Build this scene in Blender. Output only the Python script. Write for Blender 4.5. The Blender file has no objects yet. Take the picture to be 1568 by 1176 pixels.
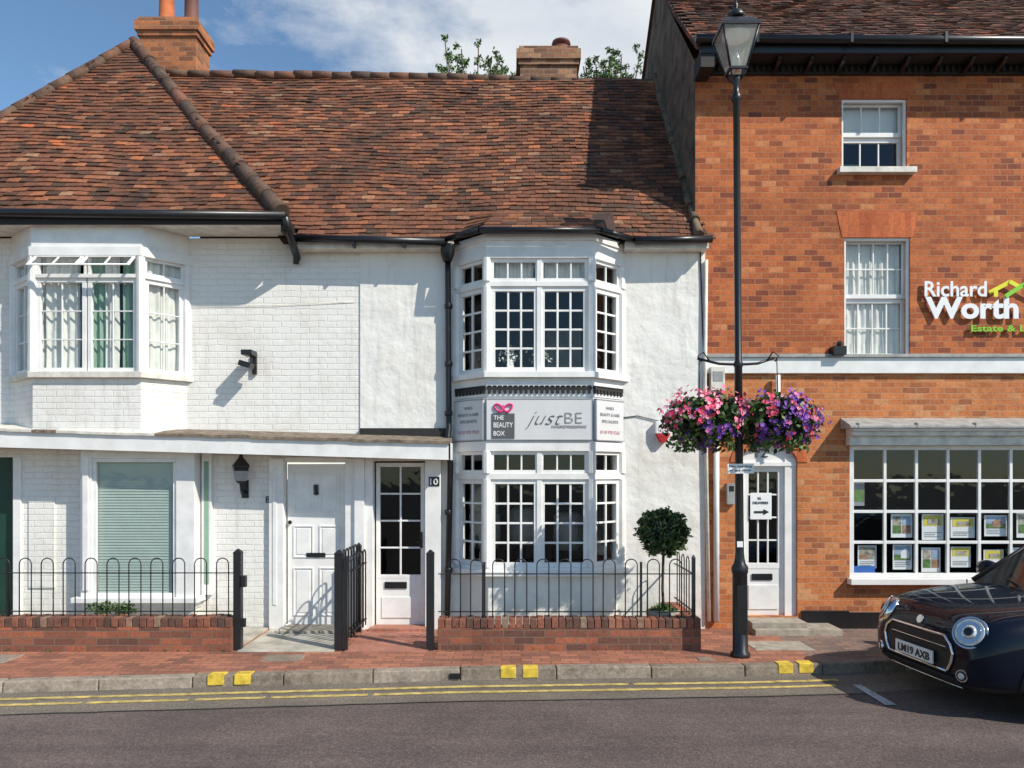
import bpy, bmesh, math, random
from mathutils import Vector, Matrix, noise
from mathutils.bvhtree import BVHTree
random.seed(7)
R = random.random
scene = bpy.context.scene
COL = scene.collection

# ------------------------------------------------------------------ materials
def nodes(name):
    m = bpy.data.materials.new(name); m.use_nodes = True
    nt = m.node_tree; return m, nt, nt.nodes, nt.links, nt.nodes['Principled BSDF']

def objco(N, L):
    return N.new('ShaderNodeTexCoord').outputs['Object']

def ramp(N, L, fac, stops, interp='LINEAR'):
    r = N.new('ShaderNodeValToRGB'); cr = r.color_ramp; cr.interpolation = interp
    while len(cr.elements) < len(stops): cr.elements.new(0.5)
    for e, (p, c) in zip(cr.elements, stops):
        e.position = p; e.color = (c[0], c[1], c[2], 1) if hasattr(c, '__len__') else (c, c, c, 1)
    L.new(fac, r.inputs[0]); return r.outputs[0]

def noi(N, L, vec, scale, detail=4, rough=.6):
    n = N.new('ShaderNodeTexNoise'); n.inputs['Scale'].default_value = scale
    n.inputs['Detail'].default_value = detail; n.inputs['Roughness'].default_value = rough
    if vec is not None: L.new(vec, n.inputs['Vector'])
    return n.outputs[0]

def mixc(N, L, f, a, b, mode='MIX'):
    m = N.new('ShaderNodeMix'); m.data_type = 'RGBA'; m.blend_type = mode
    for s, v in ((0, f), (6, a), (7, b)):
        if hasattr(v, 'is_linked'): L.new(v, m.inputs[s])
        elif s == 0: m.inputs[0].default_value = v
        else: m.inputs[s].default_value = (v[0], v[1], v[2], 1)
    return m.outputs[2]

def bump(N, L, P, h, strength, dist=.01, prev=None):
    b = N.new('ShaderNodeBump'); b.inputs['Strength'].default_value = strength
    b.inputs['Distance'].default_value = dist; L.new(h, b.inputs['Height'])
    if prev: L.new(prev, b.inputs['Normal'])
    L.new(b.outputs[0], P.inputs['Normal']); return b.outputs[0]

def plain(name, c, rough=.6, metal=0, var=.25, nscale=6, bmp=.15, coat=0, bscale=60):
    m, nt, N, L, P = nodes(name)
    co = objco(N, L)
    n = noi(N, L, co, nscale, 5)
    dark = tuple(x*(1-var) for x in c); lite = tuple(min(1, x*(1+var*.4)) for x in c)
    L.new(ramp(N, L, n, [(.3, dark), (.65, lite)]), P.inputs['Base Color'])
    P.inputs['Roughness'].default_value = rough; P.inputs['Metallic'].default_value = metal
    if coat: P.inputs['Coat Weight'].default_value = coat
    if bmp: bump(N, L, P, noi(N, L, co, bscale, 3), bmp, .004)
    return m

def brickcoords(N, L, mode, warp=.006):
    co = objco(N, L)
    s = N.new('ShaderNodeSeparateXYZ'); L.new(co, s.inputs[0])
    c = N.new('ShaderNodeCombineXYZ')
    if mode == 'wall':
        a = N.new('ShaderNodeMath'); L.new(s.outputs[0], a.inputs[0]); L.new(s.outputs[1], a.inputs[1])
        L.new(a.outputs[0], c.inputs[0]); L.new(s.outputs[2], c.inputs[1])
    elif mode == 'vert':
        L.new(s.outputs[2], c.inputs[0]); L.new(s.outputs[0], c.inputs[1])
    else:
        L.new(s.outputs[0], c.inputs[0]); L.new(s.outputs[1], c.inputs[1])
    nz = N.new('ShaderNodeTexNoise'); nz.inputs['Scale'].default_value = 5; L.new(co, nz.inputs['Vector'])
    sc = N.new('ShaderNodeVectorMath'); sc.operation = 'MULTIPLY_ADD'
    L.new(nz.outputs[1], sc.inputs[0]); sc.inputs[1].default_value = (warp*2,)*3; L.new(c.outputs[0], sc.inputs[2])
    return co, sc.outputs[0]

def brick(name, stops, mortar, mode='wall', bw=.225, bh=.075, ms=.006, off=.5, bstr=.6, dirt=.5, rough=.85):
    m, nt, N, L, P = nodes(name)
    co, v = brickcoords(N, L, mode)
    b = N.new('ShaderNodeTexBrick'); L.new(v, b.inputs['Vector'])
    b.offset = off
    b.inputs['Color1'].default_value = (0, 0, 0, 1); b.inputs['Color2'].default_value = (1, 1, 1, 1)
    b.inputs['Mortar'].default_value = (.5, .5, .5, 1); b.inputs['Scale'].default_value = 1
    b.inputs['Mortar Size'].default_value = ms; b.inputs['Mortar Smooth'].default_value = .25
    b.inputs['Brick Width'].default_value = bw; b.inputs['Row Height'].default_value = bh
    colr = ramp(N, L, b.outputs[0], stops)
    big = ramp(N, L, noi(N, L, co, .9, 6, .7), [(.3, .62), (.5, 1.0), (.7, 1.12)])
    fine = ramp(N, L, noi(N, L, co, 30, 5, .75), [(.3, .62), (.5, 1.0), (.72, 1.25)])
    c1 = mixc(N, L, 1.0, colr, fine, 'MULTIPLY')
    c1 = mixc(N, L, dirt, c1, mixc(N, L, 1.0, c1, big, 'MULTIPLY'))
    mort = mixc(N, L, 1.0, mortar, big, 'MULTIPLY')
    c = mixc(N, L, b.outputs[1], c1, mort)
    L.new(c, P.inputs['Base Color']); P.inputs['Roughness'].default_value = rough
    inv = N.new('ShaderNodeMath'); inv.operation = 'SUBTRACT'; inv.inputs[0].default_value = 1
    L.new(b.outputs[1], inv.inputs[1])
    p = bump(N, L, P, inv.outputs[0], bstr, .008)
    bump(N, L, P, noi(N, L, co, 60, 4), .35, .008, p)
    return m

def island(name, stops, rough=.85, interp='LINEAR', bigvar=None, fine=True, lichen=0):
    m, nt, N, L, P = nodes(name)
    g = N.new('ShaderNodeNewGeometry'); co = objco(N, L)
    c = ramp(N, L, g.outputs['Random Per Island'], stops, interp)
    if bigvar:
        big = ramp(N, L, noi(N, L, co, bigvar, 7, .75), [(.30, .42), (.48, .92), (.72, 1.35)])
        c = mixc(N, L, .9, c, mixc(N, L, 1, c, big, 'MULTIPLY'))
    if lichen:
        f = ramp(N, L, noi(N, L, co, 9, 6, .75), [(.54, 0), (.70, lichen)])
        c = mixc(N, L, f, c, (.15, .125, .08))
        f = ramp(N, L, noi(N, L, co, 1.7, 7, .8), [(.56, 0), (.70, lichen*.8)])
        c = mixc(N, L, f, c, (.075, .06, .035))
    if fine:
        f = ramp(N, L, noi(N, L, co, 28, 5, .7), [(.35, .68), (.65, 1.18)])
        c = mixc(N, L, 1, c, f, 'MULTIPLY')
        bump(N, L, P, noi(N, L, co, 50, 4), .3, .005)
    L.new(c, P.inputs['Base Color']); P.inputs['Roughness'].default_value = rough
    return m

M = {}
M['tile'] = island('clay_tile', [(0, (.065, .034, .022)), (.2, (.125, .052, .030)), (.5, (.18, .066, .035)), (.8, (.245, .088, .042)), (.93, (.33, .115, .050)), (.975, (.30, .17, .10)), (1, (.50, .13, .04))], bigvar=.8, lichen=.6)
M['tile2'] = island('clay_tile_brown', [(0, (.06, .032, .024)), (.5, (.125, .055, .035)), (.93, (.19, .080, .05)), (1, (.36, .11, .05))], bigvar=.9, lichen=.4)
M['ridge'] = island('ridge_tile', [(0, (.085, .055, .038)), (.5, (.14, .075, .05)), (1, (.22, .09, .05))], bigvar=3, lichen=.8)
M['under'] = plain('roof_underlay', (.05, .028, .022), .95)
M['brick'] = brick('orange_brick', [(0, (.20, .050, .024)), (.15, (.34, .085, .028)), (.6, (.45, .118, .034)), (.9, (.53, .15, .042)), (1, (.56, .21, .08))], (.44, .20, .10), bw=.172, bh=.0705, ms=.005, dirt=.8)
M['brick2'] = brick('orange_brick_lower', [(0, (.32, .10, .04)), (.3, (.48, .15, .045)), (.8, (.58, .195, .06)), (1, (.56, .27, .12))], (.48, .27, .15), bw=.172, bh=.0705, ms=.005, dirt=.8)
M['arch'] = brick('gauged_brick', [(0, (.44, .095, .028)), (1, (.58, .15, .045))], (.42, .14, .06), mode='vert', bw=.33, bh=.07, ms=.003)
M['chim'] = brick('chimney_brick', [(0, (.16, .08, .05)), (.5, (.32, .14, .07)), (1, (.44, .24, .13))], (.30, .24, .18))
M['chim2'] = brick('chimney_brick_orange', [(0, (.22, .085, .04)), (.5, (.36, .13, .055)), (1, (.52, .18, .06))], (.33, .21, .13))
M['gwall'] = brick('garden_wall_brick', [(0, (.12, .055, .04)), (.5, (.24, .085, .05)), (1, (.38, .12, .06))], (.20, .14, .10), bstr=.9, dirt=.8)
M['pave'] = brick('block_paving', [(0, (.22, .095, .062)), (.5, (.33, .130, .078)), (1, (.43, .17, .098))], (.12, .075, .055), mode='floor', bw=.2, bh=.1, ms=.005, bstr=.5, dirt=1)
M['pave2'] = brick('grey_paving', [(0, (.15, .105, .09)), (.5, (.20, .135, .11)), (1, (.26, .16, .12))], (.09, .075, .065), mode='floor', bw=.2, bh=.1, ms=.005, bstr=.5, dirt=1)
M['redtile'] = brick('quarry_tile', [(0, (.34, .13, .09)), (1, (.46, .19, .13))], (.26, .19, .14), mode='floor', bw=.15, bh=.15, off=0, ms=.004, bstr=.2)
M['gcop'] = island('coping_brick', [(0, (.10, .06, .045)), (.4, (.20, .08, .055)), (.8, (.31, .115, .065)), (1, (.26, .20, .14))], bigvar=2)

def whitewall(name, isbrick, col=(.82, .80, .755)):
    m, nt, N, L, P = nodes(name)
    co, v = brickcoords(N, L, 'wall', .012)
    g1 = noi(N, L, co, 1.3, 7, .75)
    mp = N.new('ShaderNodeMapping'); mp.inputs['Scale'].default_value = (7, 7, .7); L.new(co, mp.inputs[0])
    g2 = noi(N, L, mp.outputs[0], 1.5, 5, .65)
    c = mixc(N, L, ramp(N, L, g1, [(.48, 0), (.75, .6)]), col, (.60, .55, .46))
    c = mixc(N, L, ramp(N, L, g2, [(.54, 0), (.80, .6)]), c, (.48, .45, .39))
    c = mixc(N, L, ramp(N, L, noi(N, L, co, 22, 6, .8), [(.62, 0), (.72, .55)]), c, (.42, .37, .29))
    s = N.new('ShaderNodeSeparateXYZ'); L.new(co, s.inputs[0])
    low = ramp(N, L, s.outputs[2], [(0, .75), (.5, 0)])
    lown = mixc(N, L, 1, low, ramp(N, L, noi(N, L, co, 5, 5, .7), [(.35, 0), (.7, 1)]), 'MULTIPLY')
    c = mixc(N, L, lown, c, (.40, .37, .29))
    P.inputs['Roughness'].default_value = .6
    L.new(c, P.inputs['Base Color'])
    p = None
    if isbrick:
        b = N.new('ShaderNodeTexBrick'); L.new(v, b.inputs['Vector']); b.inputs['Scale'].default_value = 1
        b.inputs['Mortar Size'].default_value = .007; b.inputs['Mortar Smooth'].default_value = .6
        b.inputs['Brick Width'].default_value = .225; b.inputs['Row Height'].default_value = .074
        b.inputs['Color1'].default_value = (.6, .6, .6, 1); b.inputs['Color2'].default_value = (1, 1, 1, 1); b.inputs['Mortar'].default_value = (.1, .1, .1, 1)
        bw = N.new('ShaderNodeRGBToBW'); L.new(b.outputs[0], bw.inputs[0])
        p = bump(N, L, P, bw.outputs[0], .8, .008)
        p = bump(N, L, P, noi(N, L, co, 9, 4), .5, .015, p)
    else:
        p = bump(N, L, P, noi(N, L, co, 2.6, 4, .55), .6, .06)
        p = bump(N, L, P, noi(N, L, co, 16, 4), .2, .010, p)
    bump(N, L, P, noi(N, L, co, 90, 3), .12, .004, p)
    return m
M['wbrick'] = whitewall('painted_white_brick', True)
M['wplas'] = whitewall('painted_white_render', False)
M['white'] = plain('white_paint', (.82, .81, .785), .45, var=.12, nscale=5, bmp=.06)
M['white2'] = plain('aged_white_paint', (.74, .70, .62), .55, var=.3, nscale=7, bmp=.15)
M['signw'] = plain('sign_white', (.66, .66, .66), .4, var=.04, bmp=0)
M['grey'] = plain('grey_plastic', (.35, .35, .34), .5)
M['black'] = plain('black_gloss_paint', (.012, .012, .014), .35, var=.3, bmp=.08)
M['iron'] = plain('black_iron', (.015, .015, .017), .42, var=.3, bmp=.15)
M['blackm'] = plain('dark_timber', (.022, .019, .018), .7)
M['stone'] = plain('stone', (.36, .32, .26), .85, var=.4, nscale=9, bmp=.4)
M['conc'] = plain('concrete_slab', (.46, .43, .36), .85, var=.4, nscale=4, bmp=.3)
M['kerb'] = island('kerb_stone', [(0, (.21, .165, .125)), (.5, (.29, .235, .18)), (1, (.36, .30, .24))], bigvar=4)
M['lead'] = plain('lead_sheet', (.36, .36, .34), .55, var=.35, nscale=10, bmp=.3)
M['lichen'] = plain('weathered_board', (.22, .17, .125), .9, var=.6, nscale=12, bmp=.5)
M['pot'] = plain('terracotta', (.60, .17, .06), .8, var=.3)
M['potd'] = plain('dark_clay', (.17, .065, .05), .7)
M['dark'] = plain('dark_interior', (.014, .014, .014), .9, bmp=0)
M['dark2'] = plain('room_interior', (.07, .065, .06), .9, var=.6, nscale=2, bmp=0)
M['green'] = plain('dark_green_paint', (.01, .05, .03), .5)
M['curt'] = plain('curtain_fabric', (.74, .73, .67), .9, var=.12, nscale=3)
M['curtg'] = plain('green_curtain', (.26, .40, .30), .9, var=.12, nscale=3)
M['blind'] = plain('blind_slat', (.42, .50, .45), .6, var=.08)
M['yel'] = plain('yellow_paint', (.66, .46, .05), .8, var=.45, nscale=14, bmp=.4)
M['yelf'] = plain('yellow_line_paint', (.55, .41, .13), .85, var=.6, nscale=9, bmp=.4)
M['wline'] = plain('white_line_paint', (.5, .5, .48), .85, var=.5, nscale=12, bmp=.4)
M['red'] = plain('red_plastic', (.55, .03, .04), .4)
M['pink'] = plain('pink_sign', (.75, .04, .22), .5, var=.05, bmp=0)
M['signg'] = plain('sign_dark_grey', (.10, .10, .105), .5, var=.05, bmp=0)
M['limeg'] = plain('lime_green', (.22, .60, .02), .5, var=.05, bmp=0)
M['limey'] = plain('lime_yellow', (.75, .72, .02), .5, var=.05, bmp=0)
M['txtw'] = plain('white_letter', (.86, .86, .86), .4, var=.03, bmp=0)
M['txtg'] = plain('grey_letter', (.30, .30, .32), .5, var=.03, bmp=0)
M['txtp'] = plain('faded_pink_letter', (.62, .36, .40), .5, var=.03, bmp=0)
M['sky_p'] = plain('poster_sky', (.38, .50, .66), .5, var=.3, nscale=8, bmp=0)
M['grass_p'] = plain('poster_green', (.14, .24, .07), .5, var=.5, nscale=20, bmp=0)
M['house_p'] = plain('poster_house', (.42, .24, .16), .5, var=.6, nscale=25, bmp=0)
M['room_p'] = plain('poster_room', (.45, .40, .33), .5, var=.7, nscale=18, bmp=0)
M['yel_p'] = plain('poster_yellow', (.75, .62, .10), .5, var=.1, bmp=0)
M['blue_p'] = plain('poster_blue', (.05, .16, .50), .5, var=.1, bmp=0)
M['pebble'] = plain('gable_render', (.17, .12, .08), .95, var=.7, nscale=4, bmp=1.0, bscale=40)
M['bark'] = plain('bark', (.10, .075, .05), .95, var=.5, nscale=10, bmp=.6)
M['leaf'] = island('leaf', [(0, (.035, .075, .015)), (.6, (.075, .14, .03)), (1, (.13, .20, .05))], .6, fine=False)
M['leaft'] = island('tree_leaf', [(0, (.06, .11, .03)), (.6, (.12, .20, .06)), (1, (.20, .29, .10))], .6, fine=False)
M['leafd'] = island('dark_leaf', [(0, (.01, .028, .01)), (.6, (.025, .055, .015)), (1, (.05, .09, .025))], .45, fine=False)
M['petalp'] = island('pink_petal', [(0, (.75, .05, .12)), (.35, (.80, .16, .30)), (.65, (.85, .42, .52)), (.9, (.50, .03, .06))], .6, 'CONSTANT', fine=False)
M['petalv'] = island('violet_petal', [(0, (.09, .02, .24)), (.4, (.16, .04, .36)), (.7, (.30, .10, .52)), (.88, (.60, .15, .38))], .6, 'CONSTANT', fine=False)
M['petalw'] = island('white_petal', [(0, (.7, .68, .6)), (1, (.8, .8, .75))], .6, fine=False)

def glass(name, tint=(1, 1, 1)):
    m, nt, N, L, P = nodes(name); N.remove(P)
    out = [n for n in N if n.type == 'OUTPUT_MATERIAL'][0]
    t = N.new('ShaderNodeBsdfTransparent'); t.inputs[0].default_value = (*tint, 1)
    g = N.new('ShaderNodeBsdfGlossy'); g.inputs['Roughness'].default_value = .03
    g.inputs[0].default_value = (.9, .95, 1, 1)
    nb = N.new('ShaderNodeBump'); nb.inputs['Strength'].default_value = .15; nb.inputs['Distance'].default_value = .02
    L.new(noi(N, L, objco(N, L), 3.5, 2), nb.inputs['Height']); L.new(nb.outputs[0], g.inputs['Normal'])
    lw = N.new('ShaderNodeLayerWeight'); lw.inputs[0].default_value = .5
    pw = N.new('ShaderNodeMath'); pw.operation = 'POWER'; L.new(lw.outputs['Facing'], pw.inputs[0]); pw.inputs[1].default_value = 4.5
    ma = N.new('ShaderNodeMath'); ma.operation = 'MULTIPLY_ADD'; L.new(pw.outputs[0], ma.inputs[0]); ma.inputs[1].default_value = .9; ma.inputs[2].default_value = .04
    mx = N.new('ShaderNodeMixShader'); L.new(ma.outputs[0], mx.inputs[0]); L.new(t.outputs[0], mx.inputs[1]); L.new(g.outputs[0], mx.inputs[2])
    L.new(mx.outputs[0], out.inputs[0]); return m
M['glass'] = glass('window_glass', (.93, .95, .95))

def mk_asphalt(name, base, warm):
    m, nt, N, L, P = nodes(name); co = objco(N, L)
    sp = ramp(N, L, noi(N, L, co, 62, 5, .9), [(.3, tuple(x*.35 for x in base)), (.5, base), (.68, tuple(x*2.5 for x in warm))])
    bg = ramp(N, L, noi(N, L, co, .8, 6, .7), [(.3, .74), (.7, 1.18)])
    mp = N.new('ShaderNodeMapping'); mp.inputs['Scale'].default_value = (.25, 2.2, 1); L.new(co, mp.inputs[0])
    st = ramp(N, L, noi(N, L, mp.outputs[0], 1.5, 4, .6), [(.35, .80), (.7, 1.12)])
    c = mixc(N, L, 1, mixc(N, L, 1, sp, bg, 'MULTIPLY'), st, 'MULTIPLY')
    L.new(c, P.inputs['Base Color']); P.inputs['Roughness'].default_value = .9
    bump(N, L, P, noi(N, L, co, 70, 5, .85), .9, .010); return m
M['road'] = mk_asphalt('asphalt', (.116, .088, .078), (.135, .102, .09))
M['road2'] = mk_asphalt('newer_asphalt', (.165, .138, .108), (.18, .15, .12))
M['ground'] = mk_asphalt('ground_surface', (.10, .10, .09), (.12, .11, .10))
M['tar'] = plain('tar_joint', (.03, .03, .03), .7)

def carpaint():
    m, nt, N, L, P = nodes('car_paint')
    P.inputs['Metallic'].default_value = 0
    P.inputs['Roughness'].default_value = .4; P.inputs['Specular IOR Level'].default_value = .05
    P.inputs['Coat Weight'].default_value = .7; P.inputs['Coat Roughness'].default_value = .02; P.inputs['Coat IOR'].default_value = 1.35
    L.new(ramp(N, L, noi(N, L, objco(N, L), 900, 2), [(.4, (.002, .004, .010)), (.7, (.005, .010, .024))]), P.inputs['Base Color'])
    return m
M['paint'] = carpaint()
M['chrome'] = plain('chrome', (.75, .75, .76), .12, metal=1, var=.05, bmp=0)
M['alloy'] = plain('alloy_wheel', (.30, .30, .31), .35, metal=.8, var=.1, bmp=0)
M['rubber'] = plain('tyre_rubber', (.02, .02, .02), .85)
M['trim'] = plain('black_plastic', (.014, .014, .014), .55)
M['lens'] = plain('headlamp_lens', (.70, .70, .68), .15, metal=.2, var=.3, nscale=20, bmp=0, coat=1)
M['carglass'] = plain('car_glass', (.012, .014, .016), .04, var=.1, bmp=0, coat=.3)
M['plate'] = plain('number_plate', (.78, .78, .76), .4, var=.03, bmp=0)
M['lglass'] = plain('lantern_glass', (.55, .55, .50), .15, var=.25, nscale=4, bmp=0)
M['lglass'].node_tree.nodes['Principled BSDF'].inputs['Alpha'].default_value = .45

# ------------------------------------------------------------------ builder
def empty(name, loc=(0, 0, 0), rz=0):
    e = bpy.data.objects.new(name, None); e.location = loc; e.rotation_euler = (0, 0, rz); COL.objects.link(e); return e

class B:
    def __init__(s): s.v = []; s.f = []; s.m = []; s.mats = []; s.sm = []
    def mi(s, mat):
        if mat not in s.mats: s.mats.append(mat)
        return s.mats.index(mat)
    def face(s, pts, mat, smooth=False):
        n = len(s.v); s.v += [tuple(p) for p in pts]; s.f.append(tuple(range(n, n+len(pts)))); s.m.append(s.mi(mat)); s.sm.append(smooth)
    def hexa(s, p, mat):
        n = len(s.v); s.v += [tuple(q) for q in p]; k = s.mi(mat)
        for f in ((0, 3, 2, 1), (4, 5, 6, 7), (0, 1, 5, 4), (1, 2, 6, 5), (2, 3, 7, 6), (3, 0, 4, 7)):
            s.f.append(tuple(n+i for i in f)); s.m.append(k); s.sm.append(False)
    def box(s, x0, x1, y0, y1, z0, z1, mat):
        s.hexa([(x0, y0, z0), (x1, y0, z0), (x1, y1, z0), (x0, y1, z0), (x0, y0, z1), (x1, y0, z1), (x1, y1, z1), (x0, y1, z1)], mat)
    def lb(s, fr, a0, a1, d0, d1, z0, z1, mat):
        o, t, n = fr
        P = lambda a, d, z: (o[0]+t[0]*a+n[0]*d, o[1]+t[1]*a+n[1]*d, z)
        s.hexa([P(a0, d1, z0), P(a1, d1, z0), P(a1, d0, z0), P(a0, d0, z0), P(a0, d1, z1), P(a1, d1, z1), P(a1, d0, z1), P(a0, d0, z1)], mat)
    def lq(s, fr, a0, a1, d, z0, z1, mat):
        o, t, n = fr
        P = lambda a, z: (o[0]+t[0]*a+n[0]*d, o[1]+t[1]*a+n[1]*d, z)
        s.face([P(a0, z0), P(a1, z0), P(a1, z1), P(a0, z1)], mat)
    def cyl(s, p0, p1, r0, r1, mat, n=12, caps=True, smooth=True):
        p0 = Vector(p0); p1 = Vector(p1); d = (p1-p0).normalized()
        a = d.orthogonal().normalized(); b = d.cross(a); k = s.mi(mat); i0 = len(s.v)
        for p, r in ((p0, r0), (p1, r1)):
            for i in range(n):
                t = 2*math.pi*i/n; s.v.append(tuple(p+(a*math.cos(t)+b*math.sin(t))*r))
        for i in range(n):
            j = (i+1) % n; s.f.append((i0+i, i0+j, i0+n+j, i0+n+i)); s.m.append(k); s.sm.append(smooth)
        if caps:
            s.f.append(tuple(i0+i for i in reversed(range(n)))); s.m.append(k); s.sm.append(False)
            s.f.append(tuple(i0+n+i for i in range(n))); s.m.append(k); s.sm.append(False)
    def tube(s, pts, r, mat, n=8):
        pts = [Vector(p) for p in pts]; i0 = len(s.v); k = s.mi(mat)
        up = None
        for i, p in enumerate(pts):
            d = (pts[min(i+1, len(pts)-1)]-pts[max(i-1, 0)]).normalized()
            if up is None: up = d.orthogonal().normalized()
            up = (up-d*up.dot(d)).normalized(); b = d.cross(up)
            for j in range(n):
                t = 2*math.pi*j/n; s.v.append(tuple(p+(up*math.cos(t)+b*math.sin(t))*r))
        for i in range(len(pts)-1):
            for j in range(n):
                q = (j+1) % n; s.f.append((i0+i*n+j, i0+i*n+q, i0+(i+1)*n+q, i0+(i+1)*n+j)); s.m.append(k); s.sm.append(True)
        s.f.append(tuple(i0+j for j in reversed(range(n)))); s.m.append(k); s.sm.append(False)
        e = i0+(len(pts)-1)*n; s.f.append(tuple(e+j for j in range(n))); s.m.append(k); s.sm.append(False)
    def lathe(s, c, prof, mat, n=20, axis='z', smooth=True, rot=0):
        i0 = len(s.v); k = s.mi(mat)
        for r, h in prof:
            for j in range(n):
                t = 2*math.pi*j/n+rot; x, y = r*math.cos(t), r*math.sin(t)
                if axis == 'z': s.v.append((c[0]+x, c[1]+y, c[2]+h))
                elif axis == 'y': s.v.append((c[0]+x, c[1]+h, c[2]+y))
                else: s.v.append((c[0]+h, c[1]+x, c[2]+y))
        for i in range(len(prof)-1):
            for j in range(n):
                q = (j+1) % n; s.f.append((i0+i*n+j, i0+i*n+q, i0+(i+1)*n+q, i0+(i+1)*n+j)); s.m.append(k); s.sm.append(smooth)
        s.f.append(tuple(i0+j for j in reversed(range(n)))); s.m.append(k); s.sm.append(False)
        e = i0+(len(prof)-1)*n; s.f.append(tuple(e+j for j in range(n))); s.m.append(k); s.sm.append(False)
    def done(s, name, parent=None, bevel=0, fixn=False):
        me = bpy.data.meshes.new(name); me.from_pydata(s.v, [], s.f)
        for mt in s.mats: me.materials.append(M[mt])
        me.polygons.foreach_set('material_index', s.m); me.polygons.foreach_set('use_smooth', s.sm); me.update()
        if fixn:
            bm = bmesh.new(); bm.from_mesh(me); bmesh.ops.recalc_face_normals(bm, faces=bm.faces); bm.to_mesh(me); bm.free()
        o = bpy.data.objects.new(name, me); COL.objects.link(o)
        if parent: o.parent = parent
        if bevel:
            b = o.modifiers.new('bevel', 'BEVEL'); b.width = bevel; b.segments = 2; b.limit_method = 'ANGLE'; b.angle_limit = math.radians(50)
        return o

def text(s, parent, name, x, y, z, w, h, mat, shear=0, bold=0, ext=.002, rz=0):
    """upright lettering facing -y; x,z = lower left corner, w,h = size in metres"""
    c = bpy.data.curves.new(name, 'FONT'); c.body = s; c.extrude = ext; c.offset = bold; c.shear = shear; c.size = 1
    c.materials.append(M[mat]); c.resolution_u = 4
    o = bpy.data.objects.new(name, c); COL.objects.link(o)
    bpy.context.view_layer.update()
    bb = [Vector(q) for q in o.bound_box]; x0 = min(q.x for q in bb); x1 = max(q.x for q in bb); y0 = min(q.y for q in bb); y1 = max(q.y for q in bb)
    sx = w/max(1e-4, x1-x0); sy = h/max(1e-4, y1-y0)
    o.scale = (sx, sy, 1); o.rotation_euler = (math.pi/2, 0, rz)
    o.location = (x-x0*sx*math.cos(rz), y-x0*sx*math.sin(rz), z-y0*sy)
    if parent: o.parent = parent
    return o

# the front elevation was surveyed in 8 mm units: EX across, EZ up from pavement level
def EX(u): return (u-784)*.008
def EZ(v): return (962.5-v)*.008
FR0 = ((0, 0), (1, 0), (0, -1))

def wall_holes(b, x0, x1, z0, z1, y, holes, mat, depth=.12, rev=None):
    xs = sorted({x0, x1, *[h[0] for h in holes], *[h[1] for h in holes]}); zs = sorted({z0, z1, *[h[2] for h in holes], *[h[3] for h in holes]})
    xs = [x for x in xs if x0 <= x <= x1]; zs = [z for z in zs if z0 <= z <= z1]
    for i in range(len(xs)-1):
        for j in range(len(zs)-1):
            cx = (xs[i]+xs[i+1])/2; cz = (zs[j]+zs[j+1])/2
            if any(h[0] < cx < h[1] and h[2] < cz < h[3] for h in holes): continue
            b.face([(xs[i], y, zs[j]), (xs[i+1], y, zs[j]), (xs[i+1], y, zs[j+1]), (xs[i], y, zs[j+1])], mat)
    for h in holes:
        a, c, d, e = h; r = rev or mat; yy = y+depth
        b.face([(a, y, d), (a, yy, d), (a, yy, e), (a, y, e)], r); b.face([(c, y, d), (c, y, e), (c, yy, e), (c, yy, d)], r)
        b.face([(a, y, e), (a, yy, e), (c, yy, e), (c, y, e)], r); b.face([(a, y, d), (c, y, d), (c, yy, d), (a, yy, d)], r)

def window(F, G, fr, a0, a1, z0, z1, cols, rows, fw=.04, bw=.02, d=0, th=.05, mat='white', glass=True):
    F.lb(fr, a0, a1, d-th, d, z0, z0+fw, mat); F.lb(fr, a0, a1, d-th, d, z1-fw, z1, mat)
    F.lb(fr, a0, a0+fw, d-th+.002, d-.002, z0+fw, z1-fw, mat); F.lb(fr, a1-fw, a1, d-th+.002, d-.002, z0+fw, z1-fw, mat)
    for i in range(1, cols):
        a = a0+fw+(a1-a0-2*fw)*i/cols; F.lb(fr, a-bw/2, a+bw/2, d-th+.01, d-.012, z0+fw, z1-fw, mat)
    for j in range(1, rows):
        z = z0+fw+(z1-z0-2*fw)*j/rows; F.lb(fr, a0+fw, a1-fw, d-th+.013, d-.015, z-bw/2, z+bw/2, mat)
    if glass: G.lq(fr, a0+fw, a1-fw, d-th*.5, z0+fw, z1-fw, 'glass')

def curtain(b, fr, a0, a1, d, z0, z1, mat, pl=.09, amp=.025, pinch=0):
    o, t, n = fr; N_ = max(6, int((a1-a0)/.012)); K = 8
    rows = []
    ph = R()*6
    for k in range(K+1):
        row = []
        for i in range(N_+1):
            q = i/N_; a = a0+(a1-a0)*q
            if pinch: a = a0+(a-a0)*(1-pinch*math.sin(math.pi*k/K)*.5)
            dd = d+amp*math.sin(a0*9+ph+(a1-a0)*q/pl*6.28)*(.7+.3*math.sin(q*13+k*.3))+.006*math.sin(k*1.3+q*20)
            row.append((o[0]+t[0]*a+n[0]*dd, o[1]+t[1]*a+n[1]*dd, z0+(z1-z0)*k/K))
        rows.append(row)
    for k in range(K):
        for i in range(N_):
            b.face([rows[k][i], rows[k][i+1], rows[k+1][i+1], rows[k+1][i]], mat, True)

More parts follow.
